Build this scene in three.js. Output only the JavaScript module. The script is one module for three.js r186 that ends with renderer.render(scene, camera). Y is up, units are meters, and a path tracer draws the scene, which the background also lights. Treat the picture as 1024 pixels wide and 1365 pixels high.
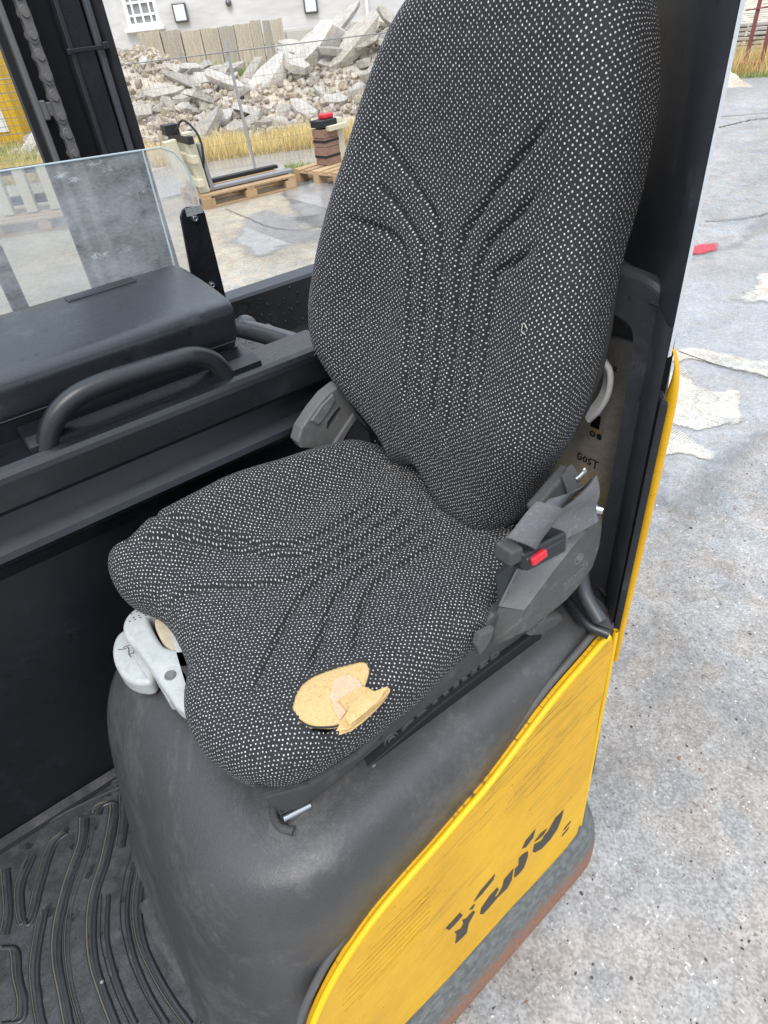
import * as THREE from 'three';
import { RoundedBoxGeometry } from 'three/addons/geometries/RoundedBoxGeometry.js';
import { ConvexGeometry } from 'three/addons/geometries/ConvexGeometry.js';
import { mergeGeometries, mergeVertices, toCreasedNormals } from 'three/addons/utils/BufferGeometryUtils.js';
import { ImprovedNoise } from 'three/addons/math/ImprovedNoise.js';
import { TextGeometry } from 'three/addons/geometries/TextGeometry.js';
import { FontLoader } from 'three/addons/loaders/FontLoader.js';

// ------------------------------------------------------------------ camera, sky, sun, exposure
const V3 = (x, y, z) => new THREE.Vector3(x, y, z), V2 = (x, y) => new THREE.Vector2(x, y);
const scene = new THREE.Scene();
const FL = 845, PC = [512, 682.5], EYE = V3(0, 1.72, 0);
const camDir = (px, py) => V3((px - PC[0]) / FL, -(py - PC[1]) / FL, -1).normalize();
const upC = camDir(635, 1722).negate(), xC = camDir(2100, -192);
xC.addScaledVector(upC, -xC.dot(upC)).normalize();
const zC = new THREE.Vector3().crossVectors(xC, upC);
const camRot = new THREE.Matrix4().set(xC.x, xC.y, xC.z, 0, upC.x, upC.y, upC.z, 0, zC.x, zC.y, zC.z, 0, 0, 0, 0, 1);
const camera = new THREE.PerspectiveCamera(2 * Math.atan(682.5 / FL) * 180 / Math.PI, 0.75, 0.02, 600);
camera.position.copy(EYE); camera.quaternion.setFromRotationMatrix(camRot); camera.updateMatrixWorld(true);

const SUN = V3(-0.35, 0.85, 0.4).normalize();
{
  const w = 128, h = 64, d = new Float32Array(w * h * 4);
  for (let j = 0; j < h; j++) for (let i = 0; i < w; i++) {
    const el = ((j + 0.5) / h - 0.5) * Math.PI, s = Math.sin(el), k = (j * w + i) * 4;
    let r, g, b;
    if (s >= 0) { const L = 0.5 + 1.1 * s; r = L * 0.89; g = L * 1.0; b = L * 1.17; }
    else { r = 0.3; g = 0.3; b = 0.29; }
    d[k] = r; d[k + 1] = g; d[k + 2] = b; d[k + 3] = 1;
  }
  const t = new THREE.DataTexture(d, w, h, THREE.RGBAFormat, THREE.FloatType);
  t.mapping = THREE.EquirectangularReflectionMapping; t.magFilter = t.minFilter = THREE.LinearFilter; t.needsUpdate = true;
  scene.background = t; scene.environment = t;
}
const sun = new THREE.DirectionalLight(0xfff4e6, 1.5);
sun.position.copy(SUN.clone().multiplyScalar(40)); sun.target.position.set(0.5, 0.8, -0.7);
sun.castShadow = true; sun.shadow.radius = 40; sun.shadow.mapSize.set(2048, 2048);
Object.assign(sun.shadow.camera, { left: -25, right: 25, top: 25, bottom: -25, near: 1, far: 100 });
scene.add(sun, sun.target);
const renderer = new THREE.WebGLRenderer({ antialias: true });
renderer.toneMapping = THREE.LinearToneMapping; renderer.toneMappingExposure = 1.42;
renderer.shadowMap.enabled = true;

// ------------------------------------------------------------------ helpers
let seed = 7;
const rnd = () => { seed |= 0; seed = seed + 0x6D2B79F5 | 0; let t = Math.imul(seed ^ seed >>> 15, 1 | seed); t = t + Math.imul(t ^ t >>> 7, 61 | t) ^ t; return ((t ^ t >>> 14) >>> 0) / 4294967296; };
const rr = (a, b) => a + (b - a) * rnd();
const noise = new ImprovedNoise();
const fbm = (x, y, z = 0, o = 4) => { let s = 0, a = 1, f = 1, n = 0; for (let i = 0; i < o; i++) { s += a * noise.noise(x * f, y * f, z * f + i * 7.3); n += a; a *= 0.5; f *= 2.03; } return s / n; };
const ss = (a, b, x) => { const t = Math.min(1, Math.max(0, (x - a) / (b - a))); return t * t * (3 - 2 * t); };
const clamp = (x, a, b) => Math.min(b, Math.max(a, x));
// where a sight line meets a plane of the place
function U(px, py, axis, val) { const d = camDir(px, py).applyMatrix4(camRot), k = (val - EYE[axis]) / d[axis]; return EYE.clone().addScaledVector(d, k); }
function UP(px, py, n, pt) { const d = camDir(px, py).applyMatrix4(camRot), k = pt.clone().sub(EYE).dot(n) / d.dot(n); return EYE.clone().addScaledVector(d, k); }
const taken = {};
function numbered(n) { const k = taken[n] = (taken[n] ?? -1) + 1; return k ? `${n}_${String(k).padStart(3, '0')}` : n; }
function fin(o) { o.traverse(c => { if (c.isMesh) { c.castShadow = c.receiveShadow = true; } }); return o; }
function tag(o, label, category, group, kind) { o.userData.label = label; o.userData.category = category; if (group) o.userData.group = group; if (kind) o.userData.kind = kind; return o; }
function thing(name, label, category, pos, turn = 0, group) { const g = new THREE.Group(); g.name = numbered(name); g.position.copy(pos); g.rotation.y = turn; tag(g, label, category, group); scene.add(g); return g; }
function mesh(name, geo, mat, parent, label) { const m = new THREE.Mesh(geo, mat); m.name = name; if (label) m.userData.label = label; m.castShadow = m.receiveShadow = true; (parent ?? scene).add(m); return m; }
function nonIdx(g) { return g.index ? g.toNonIndexed() : g; }
function merge(list) { return mergeGeometries(list.map(g => { g = nonIdx(g); for (const k of Object.keys(g.attributes)) if (!['position', 'normal', 'uv'].includes(k)) g.deleteAttribute(k); return g; })); }
function rbox(w, h, d, r = 0.004, seg = 2) { return new RoundedBoxGeometry(w, h, d, seg, Math.min(r, w / 2.01, h / 2.01, d / 2.01)); }
function at(g, x, y, z, rx = 0, ry = 0, rz = 0) { g.applyMatrix4(new THREE.Matrix4().compose(V3(x, y, z), new THREE.Quaternion().setFromEuler(new THREE.Euler(rx, ry, rz)), V3(1, 1, 1))); return g; }
function tube(pts, r, seg = 40, rad = 10, closed = false, tension) { const c = new THREE.CatmullRomCurve3(pts, closed, tension !== undefined ? 'catmullrom' : 'centripetal', tension); return new THREE.TubeGeometry(c, seg, r, rad, closed); }
function smoothPts(pts, n, closed = true) { return new THREE.CatmullRomCurve3(pts.map(p => V3(p.x, p.y, 0)), closed, 'centripetal').getSpacedPoints(n).slice(0, closed ? n : n + 1).map(p => V2(p.x, p.y)); }
// a polygon in the plane (o, ex, ey) made solid: depth goes along ez, bevels included
function slab(pts, o, ex, ey, ez, depth, bevel = 0.002, holes = [], seg = 2) {
  const s = new THREE.Shape(pts.map(p => V2(p.x, p.y)));
  for (const h of holes) s.holes.push(new THREE.Path(h.map(p => V2(p.x, p.y))));
  const g = new THREE.ExtrudeGeometry(s, { depth: Math.max(1e-4, depth - 2 * bevel), bevelEnabled: bevel > 0, bevelThickness: bevel, bevelSize: bevel, bevelOffset: -bevel, bevelSegments: seg, curveSegments: 8 });
  g.translate(0, 0, bevel);
  g.applyMatrix4(new THREE.Matrix4().makeBasis(ex, ey, ez).setPosition(o));
  if (new THREE.Matrix4().makeBasis(ex, ey, ez).determinant() < 0) { const p = nonIdx(g); for (const k in p.attributes) { const a = p.attributes[k], n = a.itemSize; for (let i = 0; i < a.count; i += 3) for (let c = 0; c < n; c++) { const t = a.array[(i + 1) * n + c]; a.array[(i + 1) * n + c] = a.array[(i + 2) * n + c]; a.array[(i + 2) * n + c] = t; } } p.computeVertexNormals(); return p; }
  return g;
}
const EX = V3(1, 0, 0), EY = V3(0, 1, 0), EZ = V3(0, 0, 1);
// a side view outline given on the plane z = zf, running back by depth (towards -z)
const sideSlab = (pts, zf, depth, bevel, holes, seg) => slab(pts, V3(0, 0, zf - depth), EX, EY, EZ, depth, bevel, holes, seg);
const pxSide = (list, z) => list.map(([x, y]) => { const p = U(x, y, 'z', z); return V2(p.x, p.y); });
// profile (z, y) running along x
function alongX(pts, x0, x1, bevel = 0.003) { return slab(pts.map(([z, y]) => V2(z, y)), V3(x0, 0, 0), EZ, EY, EX, x1 - x0, bevel); }
// profile (x, z) standing between two heights
function upright(pts, y0, y1, bevel = 0.003) { return slab(pts.map(([x, z]) => V2(x, z)), V3(0, y0, 0), EX, EZ, EY, y1 - y0, bevel); }
function creased(g, a = 0.6) { return toCreasedNormals(g, a); }

// ------------------------------------------------------------------ textures and materials
function tex(w, h, fn, srgb = false) {
  const d = new Uint8Array(w * h * 4);
  for (let j = 0; j < h; j++) for (let i = 0; i < w; i++) { const c = fn(i, j), k = (j * w + i) * 4; for (let q = 0; q < 3; q++) d[k + q] = clamp(Array.isArray(c) ? c[q] : c, 0, 1) * 255; d[k + 3] = 255; }
  const t = new THREE.DataTexture(d, w, h); t.wrapS = t.wrapT = THREE.RepeatWrapping; t.magFilter = THREE.LinearFilter; t.minFilter = THREE.LinearMipmapLinearFilter; t.generateMipmaps = true;
  if (srgb) t.colorSpace = THREE.SRGBColorSpace; t.needsUpdate = true; return t;
}
function canvasTex(w, h, draw, srgb = true) { const c = document.createElement('canvas'); c.width = w; c.height = h; draw(c.getContext('2d'), w, h); const t = new THREE.CanvasTexture(c); t.wrapS = t.wrapT = THREE.RepeatWrapping; if (srgb) t.colorSpace = THREE.SRGBColorSpace; return t; }
// tileable value noise on a lattice of n cells
function tileNoise(n, s) { const g = new Float32Array(n * n); const keep = seed; seed = s; for (let i = 0; i < g.length; i++) g[i] = rnd(); seed = keep; return (u, v) => { const x = (u % 1 + 1) % 1 * n, y = (v % 1 + 1) % 1 * n, i = Math.floor(x), j = Math.floor(y), fx = x - i, fy = y - j, a = fx * fx * (3 - 2 * fx), b = fy * fy * (3 - 2 * fy), G = (p, q) => g[(q % n) * n + p % n]; return (G(i, j) * (1 - a) + G(i + 1, j) * a) * (1 - b) + (G(i, j + 1) * (1 - a) + G(i + 1, j + 1) * a) * b; }; }
const S = 1 / 1; void S;
const std = (o) => new THREE.MeshStandardMaterial(o);
const lin = (r, g, b) => new THREE.Color().setRGB(r, g, b);
const rep = (t, x, y) => { const c = t.clone(); c.repeat.set(x, y); c.needsUpdate = true; return c; };

// woven seat cloth: staggered pale dots on black
const NC = 17, NR = 44, TW = 0.1632, TH = 0.1584;
const dots = [];
for (let r = 0; r < NR; r++) for (let c = 0; c < NC; c++) dots.push([c + (r % 2 ? 0.46 : 0) + (r % 4 > 1 ? 0.1 : 0) + rr(-0.09, 0.09), r + 0.5 + rr(-0.2, 0.2), rr(0.85, 1.12), rr(0.75, 1.05)]);
const dotGrid = Array.from({ length: NR }, () => []);
dots.forEach(d => dotGrid[clamp(Math.floor(d[1]), 0, NR - 1)].push(d));
const nz1 = tileNoise(256, 11), nz2 = tileNoise(96, 12), nz3 = tileNoise(16, 13);
function dotAt(u, v) {
  const x = u * NC, y = v * NR, j = Math.floor(y); let m = 0;
  for (let q = -1; q <= 1; q++) for (const d of dotGrid[(j + q + NR) % NR]) {
    let dx = x - d[0]; dx -= Math.round(dx / NC) * NC; let dy = y - d[1]; dy -= Math.round(dy / NR) * NR;
    dx *= TW / NC * 1000; dy *= TH / NR * 1000;
    const e = Math.hypot(dx / (1.08 * d[2]), dy / (1.24 * d[2]));
    m = Math.max(m, ss(1.15, 0.72, e) * d[3]);
  } return m;
}
const clothMap = tex(1024, 1024, (i, j) => { const u = i / 1024, v = j / 1024, m = dotAt(u, v), wv = 0.5 + 0.5 * Math.sin(u * Math.PI * 2 * 240) * Math.sin(v * Math.PI * 2 * 240); const n = nz1(u, v); const base = 0.075 + 0.07 * n + 0.045 * wv + 0.03 * nz3(u, v), w = 0.72 + 0.14 * n; return [base * (1 - m) + w * m, base * 1.01 * (1 - m) + w * m, base * 1.04 * (1 - m) + w * 0.985 * m]; }, true);
const clothBump = tex(1024, 1024, (i, j) => { const u = i / 1024, v = j / 1024; return 0.25 + 0.45 * dotAt(u, v) + 0.25 * nz1(u, v); });
clothMap.anisotropy = 8;
const M = {};
M.cloth = new THREE.MeshPhysicalMaterial({ map: clothMap, bumpMap: clothBump, bumpScale: 0.0005, roughness: 0.92, sheen: 0.08, sheenRoughness: 0.6, sheenColor: new THREE.Color(0.5, 0.52, 0.55) });
const grainBump = tex(512, 512, (i, j) => 0.5 * nz1(i / 512, j / 512) + 0.3 * nz2(i / 512, j / 512) + 0.2 * nz1(i / 256, j / 256));
const blotch = (lo, hi, s) => { const a = tileNoise(6, s), b = tileNoise(24, s + 1), c = tileNoise(128, s + 2); return tex(512, 512, (i, j) => { const u = i / 512, v = j / 512; return lo + (hi - lo) * (0.45 * a(u, v) + 0.3 * b(u, v) + 0.25 * c(u, v)); }); };
const roughA = blotch(0.22, 0.38, 21), roughB = blotch(0.45, 0.85, 31);
// scuffs, dust specks and fine scratches on dark plastic
const scuff = canvasTex(1024, 1024, (c, w, h) => {
  const keep = seed; seed = 555; const img = c.createImageData(w, h), a = tileNoise(9, 201), b = tileNoise(40, 202), d = tileNoise(300, 203);
  for (let j = 0; j < h; j++) for (let i = 0; i < w; i++) { const u = i / w, v = j / h, k = (j * w + i) * 4, q = ss(0.55, 0.95, 0.6 * a(u, v) + 0.4 * b(u, v)), L = 122 + 16 * d(u, v) + 34 * q * (0.4 + d(u, v)); img.data[k] = L; img.data[k + 1] = L * 0.995; img.data[k + 2] = L * 0.985; img.data[k + 3] = 255; }
  c.putImageData(img, 0, 0);
  for (let i = 0; i < 700; i++) { c.fillStyle = `rgba(235,230,220,${0.1 + 0.5 * rnd() * rnd()})`; c.beginPath(); c.arc(rnd() * w, rnd() * h, 0.5 + 1.3 * rnd() * rnd(), 0, 7); c.fill(); }
  for (let i = 0; i < 260; i++) { const x = rnd() * w, y = rnd() * h, g = rr(-0.5, 0.5) + (rnd() < 0.3 ? 1.57 : 0), l = 6 + 60 * rnd() * rnd(); c.strokeStyle = `rgba(215,215,215,${0.05 + 0.25 * rnd() * rnd()})`; c.lineWidth = 0.5 + 0.9 * rnd(); c.beginPath(); c.moveTo(x, y); c.lineTo(x + Math.cos(g) * l, y + Math.sin(g) * l); c.stroke(); }
  for (let i = 0; i < 34; i++) { const x = rnd() * w, y = rnd() * h, r = 3 + 10 * rnd(); c.fillStyle = 'rgba(60,62,66,0.4)'; c.beginPath(); for (let k = 0; k < 9; k++) { const g = k / 9 * 6.28, q = r * (0.5 + 0.7 * rnd()); c.lineTo(x + Math.cos(g) * q, y + Math.sin(g) * q * 1.5); } c.fill(); }
  seed = keep;
});
function plastic(c, o = {}) { return std({ map: rep(scuff, 2.2, 2.2), color: c.clone().multiplyScalar(4.2), roughness: 1, roughnessMap: rep(o.rough ?? roughA, 2.5, 2.5), bumpMap: rep(grainBump, 9, 9), bumpScale: (o.bump ?? 0.00018) * 0.35, metalness: 0, ...o.extra }); }
M.black = plastic(lin(0.010, 0.0115, 0.0145));
M.black2 = plastic(lin(0.016, 0.018, 0.022));
M.console = plastic(lin(0.034, 0.039, 0.046), { bump: 0.0004 });
M.grey = plastic(lin(0.088, 0.088, 0.085), { rough: roughB });
M.greyLight = plastic(lin(0.15, 0.152, 0.15), { rough: roughB });
M.seatPan = plastic(lin(0.055, 0.055, 0.055), { rough: roughB });
M.steel = std({ color: lin(0.55, 0.55, 0.55), metalness: 1, roughness: 0.28 });
M.steelDull = std({ color: lin(0.16, 0.16, 0.16), metalness: 0.75, roughness: 0.5, roughnessMap: roughB });
M.mastBlack = plastic(lin(0.006, 0.0065, 0.0085), { rough: roughB });
M.mastEdge = std({ color: lin(0.16, 0.16, 0.155), metalness: 0.5, roughness: 0.55, bumpMap: rep(grainBump, 3, 3), bumpScale: 0.0003 });
M.chain = std({ color: lin(0.17, 0.16, 0.15), metalness: 0.5, roughness: 0.5, bumpMap: rep(grainBump, 3, 3), bumpScale: 0.0003 });
M.red = plastic(lin(0.62, 0.02, 0.035), { bump: 0.0001 });
M.webbing = std({ map: rep(scuff, 1, 1), color: lin(0.62, 0.63, 0.66), roughness: 0.8, bumpMap: tex(256, 256, (i, j) => 0.5 + 0.5 * Math.sin(i / 256 * Math.PI * 2 * 40) * Math.sin(j / 256 * Math.PI * 2 * 20)), bumpScale: 0.0004 });

const CLOTH_FRONT = -1; void CLOTH_FRONT;
// cushion-like sheet: the outline is where the padding bulges farthest; h is its top, the edge rolls over by r and hangs down by skirt
function pillow(outline, r, skirt, h, toWorld, N = 720, M1 = 110, hole) {
  let P = smoothPts(outline, N);
  let area = 0; P.forEach((p, i) => { const q = P[(i + 1) % N]; area += p.x * q.y - q.x * p.y; });
  if (area < 0) P.reverse();
  const nrm = P.map((p, i) => { const a = P[(i + N - 3) % N], b = P[(i + 3) % N]; return V2(b.y - a.y, a.x - b.x).normalize(); });
  const I = P.map((p, i) => p.clone().addScaledVector(nrm[i], -r));
  const c = I.reduce((s, p) => s.add(p), V2(0, 0)).multiplyScalar(1 / N);
  const K1 = 14, K2 = 5, R = M1 + K1 + K2, pos = [], uv = [], ab = [];
  const put = (a, b, cc, s, t) => { const w = toWorld(a, b, cc); pos.push(w.x, w.y, w.z); uv.push(s / TW, t / TH); ab.push([a, b]); };
  put(c.x, c.y, h(c.x, c.y), c.x, c.y);
  for (let k = 1; k <= R; k++) for (let i = 0; i < N; i++) {
    if (k <= M1) { const f = k / M1, a = c.x + (I[i].x - c.x) * f, b = c.y + (I[i].y - c.y) * f; put(a, b, h(a, b), a, b); }
    else {
      const e = I[i], n = nrm[i]; let off, drop, len;
      if (k <= M1 + K1) { const t = (k - M1) / K1 * Math.PI / 2; off = r * Math.sin(t); drop = r * (1 - Math.cos(t)); len = r * t; }
      else { const t = (k - M1 - K1) / K2; off = r - 0.15 * skirt * t * t; drop = r + skirt * t; len = r * Math.PI / 2 + skirt * t; }
      put(e.x + n.x * off, e.y + n.y * off, h(e.x + n.x * off * 0.3, e.y + n.y * off * 0.3) - drop, e.x + n.x * len, e.y + n.y * len);
    }
  }
  const idx = [], id = (k, i) => k === 0 ? 0 : 1 + (k - 1) * N + (i + N) % N;
  const add = (a, b, d) => { if (hole && Math.max(a, b, d) < 1 + (M1 + 8) * N && hole((ab[a][0] + ab[b][0] + ab[d][0]) / 3, (ab[a][1] + ab[b][1] + ab[d][1]) / 3)) return; idx.push(a, b, d); };
  for (let i = 0; i < N; i++) add(0, id(1, i), id(1, i + 1));
  for (let k = 1; k < R; k++) for (let i = 0; i < N; i++) { add(id(k, i), id(k + 1, i), id(k + 1, i + 1)); add(id(k, i), id(k + 1, i + 1), id(k, i + 1)); }
  const g = new THREE.BufferGeometry(); g.setAttribute('position', new THREE.Float32BufferAttribute(pos, 3)); g.setAttribute('uv', new THREE.Float32BufferAttribute(uv, 2)); g.setIndex(idx);
  // make faces point along the sheet's own front
  g.computeVertexNormals();
  const w0 = toWorld(c.x, c.y, 0), w1 = toWorld(c.x, c.y, 1).sub(w0), na = g.attributes.normal;
  if (V3(na.getX(0), na.getY(0), na.getZ(0)).dot(w1) < 0) { for (let i = 0; i < idx.length; i += 3) { const t = idx[i + 1]; idx[i + 1] = idx[i + 2]; idx[i + 2] = t; } g.setIndex(idx); g.computeVertexNormals(); }
  return g;
}
function segDist(p, q, a, b) { const dx = q[0] - p[0], dy = q[1] - p[1], L = dx * dx + dy * dy, t = clamp(((a - p[0]) * dx + (b - p[1]) * dy) / L, 0, 1); return Math.hypot(a - p[0] - dx * t, b - p[1] - dy * t); }
function grooveField(lines, sig, depth) {
  const L = lines.map(l => { const c = new THREE.CatmullRomCurve3(l.map(p => V3(p[0], p[1], 0)), false, 'centripetal').getPoints(24).map(p => [p.x, p.y]); return c; });
  return (a, b) => { let s = 0; for (const l of L) { let d = 9; for (let i = 0; i + 1 < l.length; i++) d = Math.min(d, segDist(l[i], l[i + 1], a, b)); if (d < sig * 4) { const en = Math.min(Math.hypot(a - l[0][0], b - l[0][1]), Math.hypot(a - l[l.length - 1][0], b - l[l.length - 1][1])); s -= depth * Math.exp(-d * d / sig / sig) * ss(0, 0.05, en + 0.012); } } return s; };
}
function inside(poly, x, y) { let c = false; for (let i = 0, j = poly.length - 1; i < poly.length; j = i++) { const a = poly[i], b = poly[j]; if ((a.y > y) !== (b.y > y) && x < (b.x - a.x) * (y - a.y) / (b.y - a.y) + a.x) c = !c; } return c; }

// ------------------------------------------------------------------ ground
const HD = V3(0.543, 0, -0.84).normalize(), RT = V3(0.84, 0, 0.543).normalize();      // view heading on the ground and its right hand
const onG = (px, py, y = 0) => U(px, py, 'y', y);
const gn = [tileNoise(8, 41), tileNoise(32, 42), tileNoise(128, 43), tileNoise(512, 44), tileNoise(400, 45), tileNoise(64, 46)];
const concMap = tex(2048, 2048, (i, j) => {
  const u = i / 2048, v = j / 2048, f = gn[3](u, v), g = gn[2](u, v), sp = gn[4](u + 0.3, v), k = gn[5](u, v);
  let L = 0.585 + 0.05 * (gn[0](u, v) - 0.5) + 0.07 * (gn[1](u, v) - 0.5) + 0.07 * (g - 0.5) + 0.16 * (f - 0.5);
  if (sp > 0.955 - 0.05 * k) L += 0.19; if (sp < 0.05 + 0.03 * k) L -= 0.19;
  const w = 0.006 + 0.016 * (gn[1](v, u) - 0.5) * 2;
  return [L + w, L - 0.004, L - 0.012 - w];
}, true);
const concBump = tex(1024, 1024, (i, j) => { const u = i / 1024, v = j / 1024; return 0.5 * gn[3](u, v) + 0.3 * gn[4](u, v) + 0.2 * gn[2](u, v); });
const concRough = tex(512, 512, (i, j) => { const u = i / 512, v = j / 512; return 0.72 + 0.25 * gn[1](u, v) - 0.1 * gn[2](u, v); });
M.conc = std({ map: concMap, bumpMap: concBump, bumpScale: 0.0022, roughness: 1, roughnessMap: concRough, vertexColors: true });
function worldUV(g, s) { const p = g.attributes.position, uv = new Float32Array(p.count * 2); for (let i = 0; i < p.count; i++) { uv[2 * i] = p.getX(i) / s; uv[2 * i + 1] = p.getZ(i) / s; } g.setAttribute('uv', new THREE.BufferAttribute(uv, 2)); return g; }
{
  // one sheet to the horizon, finer near the truck
  const xs = []; for (let i = -60; i <= 60; i++) xs.push(Math.sign(i) * (Math.abs(i) * 0.12 + Math.pow(Math.abs(i) / 60, 5) * 260));
  const pos = [], col = [], idx = [], n = xs.length;
  for (const z of xs) for (const x of xs) {
    pos.push(x + 1, 0, z - 1);
    const b = 0.95 + 0.42 * fbm(x * 1.5, z * 1.5, 3, 4) + 0.28 * fbm(x * 0.23, z * 0.23, 5, 3), t = 0.06 * fbm(x * 0.4 + 9, z * 0.4, 1, 3);
    const far = ss(2.5, 5, x * HD.x + z * HD.z) * ss(3, -2, x * RT.x + z * RT.z);       // sandier aggregate out in the yard
    col.push(b * (1 + t) * (1 + 0.22 * far), b * (1 + 0.08 * far), b * (1 - t) * (1 - 0.16 * far));
  }
  for (let j = 0; j + 1 < n; j++) for (let i = 0; i + 1 < n; i++) { const a = j * n + i; idx.push(a, a + n, a + 1, a + 1, a + n, a + n + 1); }
  const g = new THREE.BufferGeometry(); g.setAttribute('position', new THREE.Float32BufferAttribute(pos, 3)); g.setAttribute('color', new THREE.Float32BufferAttribute(col, 3)); g.setIndex(idx); g.computeVertexNormals(); worldUV(g, 2.4);
  const m = mesh('ground', g, M.conc); m.userData.kind = 'structure';
}
// flat irregular patches of ground cover, a few millimetres proud of the sheet below
function blobSheet(pts, y, jag = 0.03, n = 700, freq = 3) {
  const P = smoothPts(pts.map(p => V2(p.x, p.z)), n).map(p => V2(p.x + jag * fbm(p.x * freq, p.y * freq, 2, 6) * 2.4, p.y + jag * fbm(p.x * freq, p.y * freq, 8, 6) * 2.4));
  const g = new THREE.ShapeGeometry(new THREE.Shape(P)); const p = g.attributes.position;
  for (let i = 0; i < p.count; i++) p.setXYZ(i, p.getX(i), y, p.getY(i));
  const ix = g.index.array; for (let i = 0; i < ix.length; i += 3) { const t = ix[i + 1]; ix[i + 1] = ix[i + 2]; ix[i + 2] = t; }
  g.computeVertexNormals(); return worldUV(g, 2.4);
}
M.wet = std({ map: concMap, color: lin(0.95, 1.05, 1.24), roughness: 0.22, roughnessMap: rep(blotch(0.5, 1, 51), 1, 1), bumpMap: concBump, bumpScale: 0.0006 });
M.wetFar = std({ map: concMap, color: lin(1.0, 1.02, 1.06), roughness: 0.25, bumpMap: concBump, bumpScale: 0.001 });
M.dryLime = std({ map: concMap, color: lin(1.55, 1.5, 1.38), roughness: 0.95, bumpMap: concBump, bumpScale: 0.0015 });
// soft edged cover: a sheet whose coverage breaks up along an irregular outline
function cover(name, pxs, y, mat, label, soft, amp, freq) {
  const P = pxs.map(([a, b]) => onG(a, b, y)), xs = P.map(p => p.x), zs = P.map(p => p.z), m = soft + amp, x0 = Math.min(...xs) - m, x1 = Math.max(...xs) + m, z0 = Math.min(...zs) - m, z1 = Math.max(...zs) + m, w = x1 - x0, h = z1 - z0, poly = smoothPts(P.map(p => V2(p.x, p.z)), 64), R = 256;
  const am = tex(R, R, (i, j) => { const x = x0 + w * i / (R - 1), z = z0 + h * j / (R - 1); if (i === 0 || j === 0 || i === R - 1 || j === R - 1) return 0; let d = 9; for (let k = 0; k < poly.length; k++) { const a = poly[k], b = poly[(k + 1) % poly.length]; d = Math.min(d, segDist([a.x, a.y], [b.x, b.y], x, z)); } if (!inside(poly, x, z)) d = -d; return ss(-soft, soft, d + amp * 1.6 * fbm(x * freq, z * freq, 3, 6)); });
  am.repeat.set(2.4 / w, 2.4 / h); am.offset.set(-x0 / w, -z0 / h); am.wrapS = am.wrapT = THREE.ClampToEdgeWrapping;
  const mt = mat.clone(); mt.alphaMap = am; mt.transparent = true; mt.polygonOffset = false;
  const g = new THREE.BufferGeometry(); g.setAttribute('position', new THREE.Float32BufferAttribute([x0, y, z0, x0, y, z1, x1, y, z0, x1, y, z1], 3)); g.setIndex([0, 1, 2, 1, 3, 2]); g.computeVertexNormals(); worldUV(g, 2.4);
  const o = mesh(numbered(name), g, mt); o.userData.kind = 'structure'; o.userData.label = label; return o;
}
M.wet = new THREE.MeshPhysicalMaterial({ map: concMap, color: lin(0.86, 0.87, 0.88), roughness: 0.5, bumpMap: concBump, bumpScale: 0.0006, clearcoat: 1, clearcoatRoughness: 0.06, clearcoatNormalScale: V2(0, 0) });
M.wetFar = M.wet.clone(); M.wetFar.clearcoatRoughness = 0.16;
cover('puddle', [[870, 360], [938, 340], [985, 322], [1040, 296], [1100, 320], [1120, 520], [1060, 590], [960, 640], [890, 680], [840, 620], [840, 450]], 0.004, M.wet, 'wet concrete behind the truck pillar', 0.12, 0.3, 1.6);
cover('puddle', [[318, 300], [352, 285], [390, 288], [428, 300], [430, 318], [380, 330], [345, 340], [315, 325]], 0.004, M.wetFar, 'wet patch in front of the pallet', 0.1, 0.3, 2);
cover('puddle', [[385, 232], [440, 222], [450, 300], [420, 306], [395, 280], [378, 255]], 0.004, M.wetFar, 'wet patch between the two pallets', 0.1, 0.3, 2);
cover('road', [[150, 250], [260, 216], [345, 203], [420, 193], [520, 180], [520, 205], [430, 222], [345, 236], [240, 262], [150, 280]], 0.004, M.wetFar, 'wet road beyond the mesh fence', 0.2, 0.3, 1);
cover('lime_patch', [[895, 470], [915, 463], [960, 470], [1000, 478], [1060, 487], [1060, 505], [1000, 498], [960, 486], [920, 480], [900, 490]], 0.008, M.dryLime, 'pale dry strip of ground along the joint', 0.012, 0.05, 5);
cover('lime_patch', [[885, 520], [905, 498], [918, 508], [940, 516], [960, 522], [988, 530], [993, 548], [975, 566], [940, 572], [900, 560]], 0.008, M.dryLime, 'pale dry patch of ground below the strip', 0.012, 0.1, 4);
cover('lime_patch', [[885, 582], [902, 578], [925, 590], [943, 602], [938, 610], [905, 604], [885, 605]], 0.008, M.dryLime, 'small pale dry patch of ground beside the truck', 0.012, 0.06, 5);
cover('gravel_patch', [[994, 390], [1005, 376], [1040, 370], [1060, 395], [1030, 410], [1005, 402]], 0.008, M.dryLime, 'dry gravelly patch in the puddle', 0.06, 0.22, 4);
M.redMark = std({ map: concMap, color: lin(1.5, 0.16, 0.22), roughness: 0.8, bumpMap: concBump, bumpScale: 0.002 });
cover('red_mark', [[922, 336], [930, 326], [945, 324], [957, 324], [950, 331], [935, 337]], 0.012, M.redMark, 'red paint mark on the concrete beside the truck pillar', 0.04, 0.06, 4);
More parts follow.
